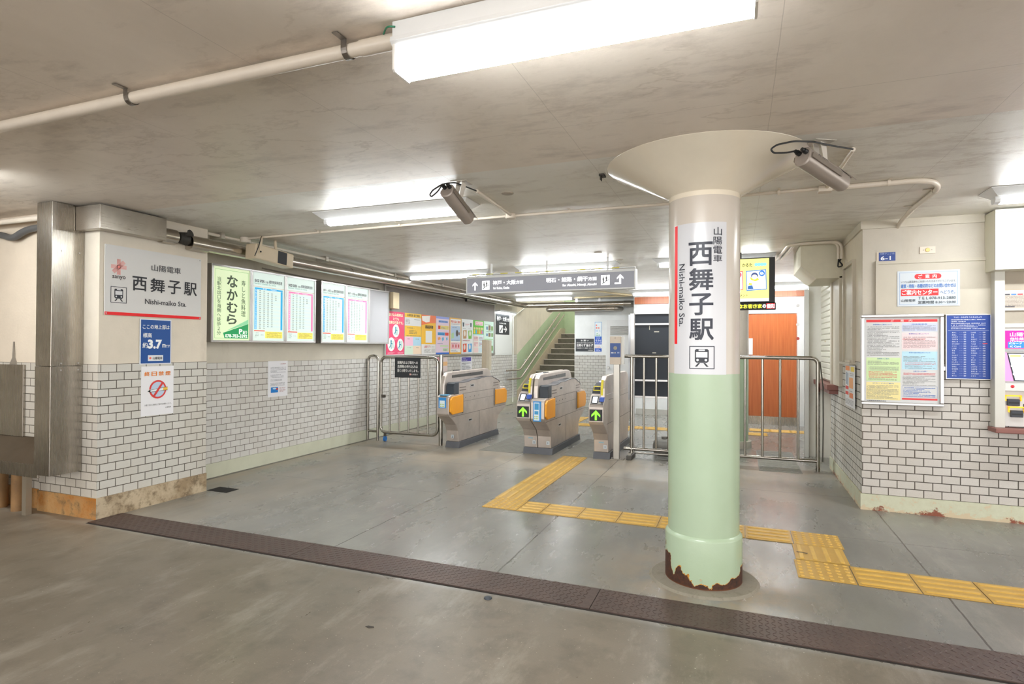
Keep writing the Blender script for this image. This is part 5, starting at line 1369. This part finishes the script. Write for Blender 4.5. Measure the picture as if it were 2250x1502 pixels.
MB().box(-4.60, yf - .03, .60, -4.555, yf + .02, .64).build('lock', P('#5b5650', .4, .6), t, bevel=.003)
MB().box(-4.565, yf - .012, .07, -4.535, yf + .012, .115).build('castor_fork', P('#5b5650', .4, .6), t)
MB().tube([(-4.562, yf, .036), (-4.538, yf, .036)], .035, 16).build('castor_wheel', P('#2d78c8', .45), t, smooth=True)
S = Sign('prohibition_notice', 'black notice with white lettering hung on the swing gate', 'notice', facing((-4.384, yf - .022, .885), (1, 0, 0)), .40, .27, '#2e3136', .003)
S.texts([('駅構内および車内への', .11, .17, .90, .32), ('危険物の持ち込みは', .11, .37, .90, .52), ('固くお断りいたします。', .11, .57, .92, .72)], '#f3f3f2', .02); S.text('山陽電車', (.66, .79, .90, .87), '#cfcfcf', .01); S.rect((.58, .785, .645, .87), '#e6b8b0', 'emblem', 2)
t = thing('gate_post', 'round stainless post between the swing gate and the first gate cabinet', 'post', (-3.685, yf, 0))
tubes(t, 'pole', [(-3.685, yf, 0), (-3.685, yf, 1.20)], .027, 0, 16)

# intercom posts
def intercom(x, y, label, turned):
    t = thing('intercom_post', label, 'intercom post', (x, y, 0))
    MB().box(x - .035, y - .03, 0, x + .035, y + .03, 1.13).build('pole', P('#b0aca4', .35, .75, .05), t, bevel=.004)
    MB().box(x - .06, y - .06, 0, x + .09, y + .05, .008).build('base_plate', P('#8f8a80', .4, .7), t)
    m = MB()
    for sx in (-.046, .06): m.tube([(x + sx, y - .045, .008), (x + sx, y - .045, .022)], .008, 6)
    m.build('bolts', ALU, t)
    if not turned:
        MB().box(x - .075, y - .05, 1.112, x + .055, y + .02, 1.44).build('housing', P('#cdbfae', .4, .1, .03), t, bevel=.004)
        MB().box(x + .055, y - .035, 1.112, x + .085, y + .03, 1.435).build('side_cover', P('#e6e5e0', .4, 0, 0), t, bevel=.002)
        M3 = world_of(t).inverted() @ facing((x - .072, y - .051, 1.195), (1, 0, 0))
        for (a, b, c, d, z, cl, nm) in ((0, 0, .124, .165, .001, '#34569a', 'blue_panel'), (.012, .045, .042, .058, .002, '#dfe4ee', 'name_plate'), (.085, .045, .11, .062, .002, '#8fa2c8', 'text_plate')):
            m = MB().box(a, b, 0, c, d, z); m.xform(M3); m.build(nm, print_mat(cl), t, local=True)
        m = MB().lathe([(.022, 0), (.022, .003), (.0001, .003)], .062, .108, 20); m.xform(M3); m.build('speaker', P('#9a9688', .5, .3), t, local=True)
        m = MB().lathe([(.008, 0), (.008, .006), (.0001, .006)], .060, .052, 14); m.xform(M3); m.build('call_button', P('#d8d2c0', .4), t, local=True)
        m = MB().lathe([(.006, 0), (.006, .004), (.0001, .004)], .060, .225, 12); m.xform(M3); m.build('lock', P('#7a7468', .4, .6), t, local=True)
    else:
        MB().box(x - .06, y - .04, .87, x + .03, y + .05, 1.44).build('housing', P('#cbbfa8', .45, 0, .05), t, bevel=.003)
        MB().box(x + .035, y - .05, .87, x + .10, y + .05, 1.43).build('side_cover', P('#d6cdb8', .45, 0, .05), t, bevel=.003)
intercom(-1.342, 6.83, 'metal post with beige intercom and blue panel beside the gate with number 1', False)
intercom(-4.44, 10.0, 'beige post box behind the first gate cabinet, seen from its back', True)

yr = 6.98
t = thing('railing', 'stainless barred railing between the intercom post and the cream column', 'railing', (-.85, yr, 0))
tubes(t, 'top_rail', [(-1.285, yr, 1.207), (-.36, yr, 1.207)], .0215)
tubes(t, 'bottom_rail', [(-1.285, yr, .108), (-.36, yr, .108)], .019)
for i, x in enumerate((-1.195, -1.05, -.908, -.766, -.624, -.482)): tubes(t, 'bar', [(x, yr, .108 if i else .02), (x, yr, 1.207)], .0135 if i else .019, 0, 12)
MB().box(-1.225, yr - .17, .0, -1.165, yr + .12, .05).build('foot', P('#4f4c48', .5, .3), t, bevel=.004)
MB().box(-1.215, yr - .14, .05, -1.175, yr + .08, .075).build('foot_bracket', TUBE, t)
tubes(t, 'floor_bar', [(-1.2, yr + .10, .045), (-.36, yr + .10, .045)], .012, 0, 10)
t = thing('railing', 'stainless barred railing before the orange door, ending in a rounded corner post', 'railing', (.3, yr, 0))
tubes(t, 'top_rail', [(-.33, yr, 1.207), (.782, yr, 1.207), (.782, yr, 0)], .0215, .075)
tubes(t, 'bottom_rail', [(-.33, yr, .108), (.782, yr, .108)], .019)
for x in (-.30, -.12, .06, .237, .414, .592): tubes(t, 'bar', [(x, yr, .108), (x, yr, 1.207)], .0135, 0, 12)
tubes(t, 'coupling', [(.375, yr, 1.207), (.392, yr, 1.207)], .024)
o = MB().tube(fillet([(.80, yr - .02, 1.17), (.83, yr, .9), (.835, yr + .02, .5), (.83, yr + .02, .1)], .05), .006, 8).build('chain', P('#55524c', .4, .7), smooth=True); tag(o, 'thin dark chain hanging beside the railing corner post', 'chain')

# blackboard behind the railing
yb = 7.32
t = thing('notice_stand', 'framed black notice stand behind the railing and the cream column', 'notice board', (-.85, yb, 0))
MB().box(-1.215, yb, .70, -.46, yb + .02, 1.735).build('black_panel', P('#2b3038', .6, 0, .05, 30), t)
m = MB()
for z in (.70, .905, 1.60, 1.735): m.box(-1.215, yb - .012, z - .012, -.46, yb, z + .012)
m.build('cross_rail', ALU, t, bevel=.002)
for x in (-1.245, -.43): MB().box(x - .025, yb - .02, .0, x + .025, yb + .03, 1.735).build('upright', ALU, t, bevel=.003)
MB().box(-1.29, yb - .03, .66, -1.268, yb + .02, 1.72).build('side_channel', P('#b5b7bb', .4, .6), t)
for x in (-1.245, -.43): MB().box(x - .02, yb - .22, 0, x + .02, yb + .22, .03).build('foot', ALU, t)
m = MB()
for x, z, w_, h_ in ((-1.04, 1.53, .008, .05), (-.98, 1.50, .06, .012), (-.64, 1.515, .06, .01), (-1.0, 1.24, .045, .012)): m.box(x, yb - .0012, z, x + w_, yb - .0002, z + h_)
m.build('tape_scraps', P('#c8c4b4', .6), t)
# weighted stand base
t = thing('water_weight', 'grey plastic water weight with a screw cap behind the railing', 'weight', (-.79, 7.34, 0))
m = MB(); n = 28; st = [(.02, .80), (.03, .96), (.07, 1.0), (.12, 1.0), (.17, .93), (.195, .75), (.20, .35), (.20, .0001)]
vs = []
for z, k in [(0.0, .0001)] + [(.0, .75)] + st:
    for j in range(n):
        a = 2 * math.pi * j / n; x, y = math.cos(a), math.sin(a); q = .55
        vs.append((-.80 + .19 * k * abs(x) ** q * (1 if x > 0 else -1), 7.36 + .16 * k * abs(y) ** q * (1 if y > 0 else -1), z))
m.add(vs, [(i * n + j, i * n + (j + 1) % n, (i + 1) * n + (j + 1) % n, (i + 1) * n + j) for i in range(len(st) + 1) for j in range(n)])
m.build('tank', P('#77756f', .5, 0, .06), t, smooth=True)
MB().tube([(-.85, 7.30, .195), (-.85, 7.30, .228)], .035, 16).build('cap', P('#6b6963', .5), t, smooth=True)

# glass wing, white frame by the counter
gm = bpy.data.materials.new('tinted_glass'); gm.use_nodes = True; gb = gm.node_tree.nodes['Principled BSDF']
gb.inputs['Base Color'].default_value = (.97, .96, .95, 1); gb.inputs['Roughness'].default_value = .05; gb.inputs['Transmission Weight'].default_value = .92; gb.inputs['IOR'].default_value = 1.2
t = thing('glass_panel', 'narrow glass screen with steel fittings beside the white wing wall', 'glass screen', (.68, 7.86, 0))
MB().box(.645, 7.855, .02, .735, 7.867, 2.02).build('pane', gm, t)
MB().box(.735, 7.84, 0, .783, 7.9, 2.02).build('upright', P('#c9c8c2', .4, .2, .03), t, bevel=.003)
for z in (1.83, 1.60, 1.43):
    MB().tube([(.66, 7.855, z), (.66, 7.82, z)], .018, 12).build('fitting', ALU if z > 1.5 else P('#b8473c', .4), t, smooth=True)

# monitor and moving-text strip
ym = 6.82
t = thing('monitor', 'black-framed monitor hung behind the cream column, showing cards on yellow', 'monitor', (.0, ym, 1.8), )
MB().box(-.36, ym, 1.802, .354, ym + .05, 2.29).build('casing', BLACK, t, bevel=.004)
MB().box(-.02, ym + .02, 2.28, .02, ym + .04, CEIL - .0005).build('hanger', BLACK, t)
Mm = facing((-.345, ym - .001, 1.817), (1, 0, 0))
SM = .62
S = Sign('x', None, None, None, .640, .462, '#e6e38a', .001, root=t, board='')
Lm = world_of(t).inverted() @ Mm
def mon(method, *a, **k):
    o = method(*a, **k); o.data.transform(Lm); return o
S.emit = SM
mon(S.rect, (0, 0, 1, .93), '#e3e184', 'screen', 1); mon(S.rect, (0, .93, 1, 1), '#dfe6f0', 'screen_footer', 1)
mon(S.text, 'かるた', (.58, .10, .74, .185), '#3a3a30', .03)
mon(S.discs, [(.80 + .045 * i, .14, .028, 1) for i in range(4)], '#7fc3d8', 'blue_beads', 2)
mon(S.text, 'スメント', (.50, .83, .67, .88), '#3a3a30', .02)
def card(x0, x1, y0, y1, dx, c, ch):
    mon(S.polys, [[(x0, y0 + .012), (x1 - dx, y0 - .012), (x1, y1 - .012), (x0 + dx, y1 + .012)]], c, 'card', 2)
    mon(S.polys, [[(x0 + .012, y0 + .03), (x1 - dx - .012, y0 + .01), (x1 - .012, y1 - .03), (x0 + dx + .012, y1 - .01)]], '#f4f6f6', 'card_field', 3)
    mon(S.discs, [(x1 - .075, y0 + .08, .048, 1)], c, 'card_badge', 4); mon(S.text, ch, (x1 - .105, y0 + .045, x1 - .045, y0 + .115), '#ffffff', .03, layer=5)
card(.64, .965, .27, .74, .01, '#2f6fc0', 'ら'); card(.36, .60, .29, .73, .01, '#e0405a', 'は')
mon(S.discs, [(.775, .40, .055, 1)], '#3a4a78', 'figure_hair', 4); mon(S.discs, [(.775, .43, .042, 1)], '#f7e2cc', 'figure_face', 5); mon(S.polys, [[(.70, .42), (.74, .46), (.83, .46), (.85, .50), (.79, .53), (.72, .50)], [(.69, .56), (.74, .58), (.73, .62), (.68, .61)]], '#e8cf3a', 'yellow_cloth', 4)
mon(S.polys, [[(.67, .64), (.74, .62), (.76, .71), (.67, .72)]], '#2f5f9f', 'figure_coat', 4); mon(S.polys, [[(.80, .60), (.90, .59), (.90, .68), (.80, .69)]], '#cfe2f0', 'box_picture', 4)
mon(S.scrawls, [((.915, .42, .93, .68), 9)], '#4a4a52', seed=30); mon(S.scrawls, [((.1, .945, .98, .985), 2)], '#9fb2cc', seed=31)
t = thing('message_strip', 'black moving-text strip with yellow characters under the monitor', 'message display', (0, ym, 1.74))
MB().box(-.40, ym - .01, 1.724, .363, ym + .045, 1.80).build('casing', BLACK, t, bevel=.006)
Ml = facing((-.40, ym - .011, 1.733), (1, 0, 0))
S = Sign('x', None, None, None, .763, .060, '#000000', .0005, root=t, board='')
Lm = world_of(t).inverted() @ Ml
S.emit = .9
mon(S.texts, [(c, .515 + i * .062, .12, .570 + i * .062, .86) for i, c in enumerate('なお客さま')] + [('大切', .40, .12, .51, .86)], '#e8e83a', .035)
S.emit = .9
mon(S.text, 'の', (.826, .15, .872, .84), '#f4f4f4', .035); mon(S.rect, (.877, .04, .985, .95), '#d8202c', 'red_field', 1); mon(S.texts, [('優', .882, .12, .93, .88), ('先', .933, .12, .972, .88), ('!', .975, .12, .982, .88)], '#fafafa', .03)

# ------------------------------------------------------------------ ticket wall notices
S = Sign('notice_case', 'large white framed notice case with coloured paragraphs on the ticket wall', 'notice board', on_right(.947, .883, .02), .515, .68, '#d6d6d6', .004, board='sheet')
S.frame(.024, .022, ALU, back=-.019, bevel=.006)
MB().box(-.005, -.005, -.019, S.w + .005, S.h + .005, -.0005).build('back_panel', ALU, S.root, local=True)
S.rect((.03, .025, .97, .055), '#df2f36', 'red_heading', 1); S.texts([(c, a, .028, a + .045, .052) for c, a in (('ご', .36), ('案', .49), ('内', .60))], '#f8e6e6', .01)
S.rect((.03, .475, .49, .755), '#cfe6ae', 'green_panel', 1); S.rect((.03, .765, .49, .975), '#f2e3a0', 'yellow_panel', 1)
S.rect((.51, .07, .97, .165), '#c9cfe6', 'violet_panel', 1); S.rect((.51, .18, .97, .375), '#f3d3d5', 'pink_panel', 1); S.rect((.51, .40, .97, .61), '#b7dcec', 'blue_panel', 1)
S.rframe((.51, .805, .97, .935), .001, '#4a7ac8', 'blue_rule', 1); S.rect((.51, .945, .97, .965), '#df3a3e', 'red_footer', 1)
S.scrawls([((.04, .10, .48, .455), 21), ((.05, .51, .47, .56), 4), ((.06, .58, .47, .63), 4), ((.06, .72, .45, .745), 2), ((.04, .80, .47, .965), 12), ((.52, .095, .95, .155), 5), ((.53, .225, .95, .36), 10), ((.53, .45, .95, .52), 5), ((.55, .56, .95, .60), 3), ((.52, .68, .95, .80), 8)], '#88888a', seed=40)
S.scrawls([((.06, .635, .45, .715), 5), ((.52, .25, .9, .262), 1), ((.55, .525, .95, .555), 2), ((.53, .645, .95, .675), 2)], '#d8525a', seed=41); S.scrawls([((.53, .815, .95, .93), 7)], '#3f6fc0', seed=42)
S.texts([('旅客運賃のご案内について', .12, .075, .38, .09), ('定期券のご案内', .18, .482, .34, .496), ('ICカードのご案内', .12, .772, .40, .786), ('団体乗車券', .64, .075, .84, .088), ('乗車券の払い戻しについて', .60, .186, .86, .2), ('手回り品の持込みについて', .60, .406, .88, .42), ('お客さまへのお願い', .66, .622, .84, .637)], '#3f78c8', .006)
S.text('山陽電気鉄道株式会社', (.04, .981, .30, .995), '#333338', .008)

S = Sign('fare_chart', 'blue hiragana fare chart with white lettering between the notice case and the machine', 'fare board', on_right(1.509, 1.084, .014), .278, .49, '#24479a', .003, board='blue_face')
S.frame(.007, .006, ALU, back=-.012)
MB().box(0, 0, -.013, S.w, S.h, -.0005).build('back_panel', ALU, S.root, local=True)
S.texts([('てんじ・ひらがな うんちんひょう', .16, .018, .80, .043)], '#e8ecf4', .015)
S.rects([(.03, .237, .97, .241)], '#c3cbe2', 'rule', 1); S.scrawls([((.10, .055, .9, .225), 6)], '#d8def0', seed=50, glyph=.9)
rows = ['あかし', 'あぼし', 'いたやど', 'うおずみ', 'おおしお', 'かすみがおか', 'こうべ', 'しかま', 'すま', 'そね', 'たかさご', 'たるみ', 'てんま', 'にしえい', 'はまのみや', 'ひめじ', 'ひろはた', 'ふじえ', 'べふ', 'まいこ']
tx = []
for i, r_n in enumerate(rows):
    yy = .262 + i * .036
    for c_ in (0, 1):
        nm = rows[(i + 7 * c_) % len(rows)]
        tx += [(nm, .12 + c_ * .44, yy, .12 + c_ * .44 + .035 * min(5, len(nm)), yy + .022), ('・・・', .30 + c_ * .44, yy + .006, .375 + c_ * .44, yy + .012), (str(150 + 10 * ((i * 7 + c_ * 3) % 60)), .39 + c_ * .44, yy, .445 + c_ * .44, yy + .02)]
S.texts(tx, '#dfe5f4', .012, name='fare_list')
S.rect((.82, .44, .93, .455), '#c8405a', 'red_entry', 4)
MB().box(-.03, .06, -.012, -.008, .09, .0).build('hook', ALU, S.root, local=True)

S = Sign('information_sign', 'white enquiry sign with red pill heading on the boarded window', 'sign', on_right(1.180, 1.650, .013), .415, .283, '#ccd3da', .004)
S.rframe((.035, .045, .965, .955), .002, '#7ba0d0', 'blue_border', 1)
n_ = 12
def pill(x0, y0, x1, y1, k): 
    ry = (y1 - y0) / 2; rx = ry * S.h / S.w; yc = (y0 + y1) / 2
    return [(x0 + rx - rx * math.sin(math.pi * i / n_), yc - ry * math.cos(math.pi * i / n_)) for i in range(n_ + 1)] + [(x1 - rx + rx * math.sin(math.pi * i / n_), yc + ry * math.cos(math.pi * i / n_)) for i in range(n_ + 1)]
S.polys([pill(.28, .095, .71, .24, 1)], '#de2b30', 'red_pill', 1); S.texts([(c, a, .115, a + .065, .22) for c, a in (('ご', .34), ('案', .455), ('内', .57))], '#f6eeee', .025)
S.text('いつも山陽電車をご利用いただきありがとうございます。', (.06, .275, .94, .34), '#5d6068', .004); S.text('運賃・時刻・各種切符などのお問い合わせは', (.06, .375, .935, .485), '#3f78c4', .018)
S.rect((.06, .515, .665, .705), '#de2b30', 'red_field', 1); S.text('ご案内センター', (.075, .54, .645, .68), '#f8f2f2', .03); S.text('へどうぞ。', (.69, .565, .925, .665), '#5a7fb8', .008)
S.texts([('山陽電車', .065, .80, .295, .87), ('T E L 078-913-2880', .34, .735, .935, .815), ('営業時間 8:30〜20:00', .34, .85, .935, .935)], '#44505a', .01)
S = Sign('block_number_plate', 'small blue street-number plate reading 6-1 high on the ticket wall', 'number plate', on_right(1.055, 2.02, .0), .115, .072, '#24418a', .003)
S.text('6-1', (.10, .42, .72, .88), '#e8ebf2', .02); S.text('西舞子二丁目', (.05, .06, .92, .26), '#9fb0d8', .005); S.rect((-.14, -.05, -.01, 1.02), '#cfc2b0', 'paint_edge', 0)
S = Sign('outlet_plate', 'cream outlet plate with a brass round socket high on the ticket wall', 'outlet', on_right(1.335, 2.068, .0), .105, .055, '#d9cbbb', .004, bevel=.001)
m = MB().lathe([(.016, .004), (.016, .008), (.012, .009), (.0001, .009)], .052, .028, 18); m.build('socket', P('#bfa76a', .4, .4), S.root, local=True)
m = MB().lathe([(.003, .004), (.0001, .005)], .024, .028, 8).lathe([(.003, .004), (.0001, .005)], .080, .028, 8); m.build('screws', P('#5b5348', .5, .5), S.root, local=True)
S = Sign('advertisement_poster', 'white and orange advertisement on the tiles just round the ticket wall corner', 'poster', on_side(6.20, .79, .012), .48, .375, '#e9e9ec', .002, board='sheet')
S.rect((.03, .03, .48, .14), '#f08a2a', 'orange_band', 1); S.rect((.58, .04, .95, .15), '#f0d43a', 'yellow_band', 1); S.rect((.42, .30, .82, .55), '#f0a868', 'orange_panel', 1); S.rects([(.03, .52, .36, .60), (.03, .65, .36, .73)], '#e03030', 'red_band', 1); S.rects([(.10, .18, .22, .48), (.25, .2, .34, .5)], '#8fa0b4', 'device_picture', 1); S.rect((.44, .66, .82, .78), '#e8804a', 'orange_panel', 1)
S.scrawls([((.5, .18, .9, .26), 2), ((.05, .82, .9, .95), 4), ((.44, .6, .8, .64), 1)], '#6a6a74', seed=60)

# column sign, wrapped round the shaft
a0 = math.radians(-140.5); arc_len = CR * math.radians(90.0)
S = Sign('station_sign', 'white upright station-name sheet wrapped round the cream column', 'sign', Matrix.Translation((CX, CY, 1.166)), arc_len, .825, '#dcdcde', .0012, bend=(CR, a0), mat=P('#cbcbce', .2, 0, 0))
def A(d): return (d + 140.5) / 90.0
def Zf(z): return (1.991 - z) / .825
S.rect((A(-139.6), 0.003, A(-132.6), Zf(1.331)), '#e8161f', 'red_edge', 1)
S.texts([('西', A(-110.3), Zf(1.882), A(-74.3), Zf(1.759)), ('舞', A(-109.7), Zf(1.741), A(-73.2), Zf(1.624)), ('子', A(-109.1), Zf(1.603), A(-73.1), Zf(1.489)), ('駅', A(-108.8), Zf(1.467), A(-72.4), Zf(1.355))], '#1e2130', .022, layer=2)
S.texts([('山', A(-72.0), Zf(1.961), A(-59.0), Zf(1.918)), ('陽', A(-72.6), Zf(1.909), A(-58.8), Zf(1.868)), ('電', A(-72.6), Zf(1.860), A(-58.6), Zf(1.817)), ('車', A(-72.6), Zf(1.811), A(-58.6), Zf(1.774))], '#20222e', .012, layer=2)
S.text('Nishi-maiko Sta.', (A(-128.6), Zf(1.772), A(-117.4), Zf(1.428)), '#2e303a', .012, 'r', layer=2)
S.train((A(-109.3), Zf(1.32), A(-70.4), Zf(1.196)))

# ------------------------------------------------------------------ ticket machine and its sign box
FRAME = P('#d0cec6', .4, 0, .02)
t = thing('sign_box', 'deep cream sign box with a blank lit face above the ticket machine', 'sign box', (2.4, 5.4, 1.9))
xb = 1.757
MB().box(xb, 5.30, 1.898, 3.4, YR + .004, CEIL - .012).build('cabinet', P('#dcd9c6', .4, 0, .02), t, bevel=.003)
MB().box(xb, 5.288, 1.898, 3.4, 5.302, 1.93).box(xb, 5.288, 2.32, 3.4, 5.302, CEIL - .012).box(xb, 5.288, 1.93, xb + .035, 5.302, 2.32).build('frame', FRAME, t, bevel=.002)
MB().box(xb + .035, 5.296, 1.93, 3.4, 5.2995, 2.32).build('blank_face', print_mat('#d6d0c4', .12), t)
t = thing('ticket_machine', 'ticket machine with magenta header and touch screen in a cream frame', 'ticket machine', (2.4, 5.45, .72))
MB().box(1.79, 5.40, .725, 1.853, YR, 1.898).build('side_frame', FRAME, t, bevel=.003)
MB().box(1.853, 5.44, 1.75, 3.2, YR, 1.898).build('head_board', P('#a79c8c', .5, 0, .06), t)
MB().box(1.853, 5.45, 1.50, 3.2, YR, 1.61).build('recess_board', P('#a39a8c', .5, 0, .06), t)
S = Sign('x', None, None, None, 1.3, .13, '#fff', .0, root=t, board='')
def put(Mw):
    global Lm; Lm = world_of(t).inverted() @ Mw
put(facing((1.857, 5.435, 1.615), (1, 0, 0)))
MB().box(1.853, 5.436, 1.605, 3.2, YR, 1.755).build('chart_board', P('#e9e6e0', .4, 0, 0), t)
mon(S.rect, (0.0, .10, .99, .96), '#c3b8ac', 'fare_map', 1); mon(S.rects, [(.0, .82 - .0, .05, .90)], '#3a3f52', 'chart_key', 2)
mon(S.rects, [(.004 + i * .03, .12, .028 + i * .03, .2) for i in range(30) if i % 3 == 0], '#3b3b44', 'chart_heading', 2); mon(S.rects, [(.034 + i * .09, .12, .058 + i * .09, .2) for i in range(10)], '#4a7fc0', 'chart_heading', 2); mon(S.rects, [(.064 + i * .09, .12, .088 + i * .09, .2) for i in range(10)], '#d0505a', 'chart_heading', 2)
mon(S.scrawls, [((.0, .22, .98, .9), 9)], '#847a72', seed=70)
MB().box(1.853, 5.43, 1.475, 3.2, YR, 1.505).build('hood', P('#d8d6d0', .4, .1, .02), t, bevel=.003)
MB().box(1.853, 5.44, .735, 3.2, YR, 1.475).build('body', P('#c9c7c4', .4, .25, .03), t)
S.w, S.h = 1.3, .135; put(facing((1.855, 5.436, 1.318), (1, 0, 0)))
S.emit = .25
mon(S.rect, (0, 0, 1, 1), '#e8128f', 'magenta_header', 1); mon(S.texts, [('山陽電車きっぷ', .03, .10, .25, .33), ('他社線連絡きっぷ', .03, .38, .20, .52), ('(Tickets)', .03, .54, .10, .66)], '#fbe3f2', .02)
mon(S.rects, [(.02, .62, .12, .97), (.17, .62, .27, .97), (.30, .62, .8, .97)], '#1f78d2', 'blue_panel', 2); mon(S.rect, (.095, .64, .155, .95), '#e6e6d8', 'card_picture', 3); mon(S.texts, [('ICカード', .025, .66, .085, .77), ('IC Card', .03, .83, .08, .93), ('チャージ', .18, .66, .26, .78)], '#e8f2fb', .02, layer=4)
mon(S.rect, (-.003, .08, .006, .4), '#2fd26a', 'green_lamp', 3)
MB().box(1.853, 5.43, 1.295, 3.2, 5.445, 1.312).build('ledge', P('#9fa0a4', .4, .4, .03), t)
# sloping touch screen
m = MB().quad((1.875, 5.436, 1.285), (3.1, 5.436, 1.285), (3.1, 5.425, 1.075), (1.915, 5.425, 1.075)); m.build('screen_bezel', print_mat('#2b2f3c'), t)
m = MB().quad((1.885, 5.4345, 1.278), (3.05, 5.4345, 1.278), (3.05, 5.4235, 1.082), (1.922, 5.4235, 1.082)); m.build('touch_screen', print_mat('#e9eef6', .5), t)
m = MB().quad((1.855, 5.4355, 1.29), (1.874, 5.4355, 1.29), (1.912, 5.4240, 1.075), (1.855, 5.4240, 1.075)); m.build('pink_panel', print_mat('#e58fc4', .2), t)
put(facing((1.93, 5.4215, 1.085), (1, 0, 0))); S.w, S.h = .8, .19; S.emit = .45
mon(S.rect, (-.05, .02, .03, .1), '#efe26a', 'yellow_key', 1); mon(S.rects, [(.05, .04, .6, .10)], '#5a6270', 'screen_title', 1); mon(S.rects, [(.06, .16, .15, .30)], '#eef0a8', 'key', 1); mon(S.rects, [(.16, .16, .30, .30)], '#a8dcec', 'key', 1); mon(S.rects, [(.10, .80, .24, .96)], '#f2bcae', 'key', 1)
mon(S.rects, [(.06 + .12 * i, .34 + .15 * j, .17 + .12 * i, .46 + .15 * j) for i in range(5) for j in range(3)], '#dde4f4', 'price_key', 1)
mon(S.texts, [('170', .09, .37, .13, .43), ('200', .21, .37, .25, .43), ('山陽', .08, .2, .13, .27)], '#7a8ab0', .0)
mon(S.rects, [(-.05, .14, .03, .22), (-.045, .42, .03, .5), (-.03, .74, .04, .82)], '#b8bcc4', 'side_key', 1)
MB().box(1.853, 5.41, 1.0, 3.2, 5.445, 1.06).build('coin_shelf', P('#d3d1cd', .35, .2, .02), t, bevel=.004)
m = MB().lathe([(.012, 0), (.0001, .004)], 0, 0, 14); m.xform(facing((1.90, 5.409, 1.035), (1, 0, 0))); m.build('red_button', P('#d8303a', .4), t)
YEL = print_mat('#f4bd2a', .35)
for (xx, zz) in ((1.862, .885), (1.882, .80)):
    MB().box(xx, 5.425, zz + .075, xx + .10, 5.441, zz + .084).box(xx, 5.425, zz + .04, xx + .007, 5.441, zz + .084).box(xx + .093, 5.425, zz + .04, xx + .10, 5.441, zz + .084).build('slot_rim', YEL, t)
    MB().box(xx + .012, 5.42, zz + .005, xx + .088, 5.441, zz + .055).build('slot_mouth', P('#3b3d44', .4, .3), t, bevel=.004)
    MB().box(xx + .018, 5.418, zz + .022, xx + .082, 5.4205, zz + .034).build('slot_opening', BLACK, t)
MB().box(1.975, 5.434, .865, 2.1, 5.441, .905).build('coin_tray', BLACK, t)
tag(MB().box(1.772, 5.33, .690, 3.4, YR - .001, .7245).build('counter_ledge', BROWN, bevel=.006), 'brown ledge under the ticket machine', 'ledge')
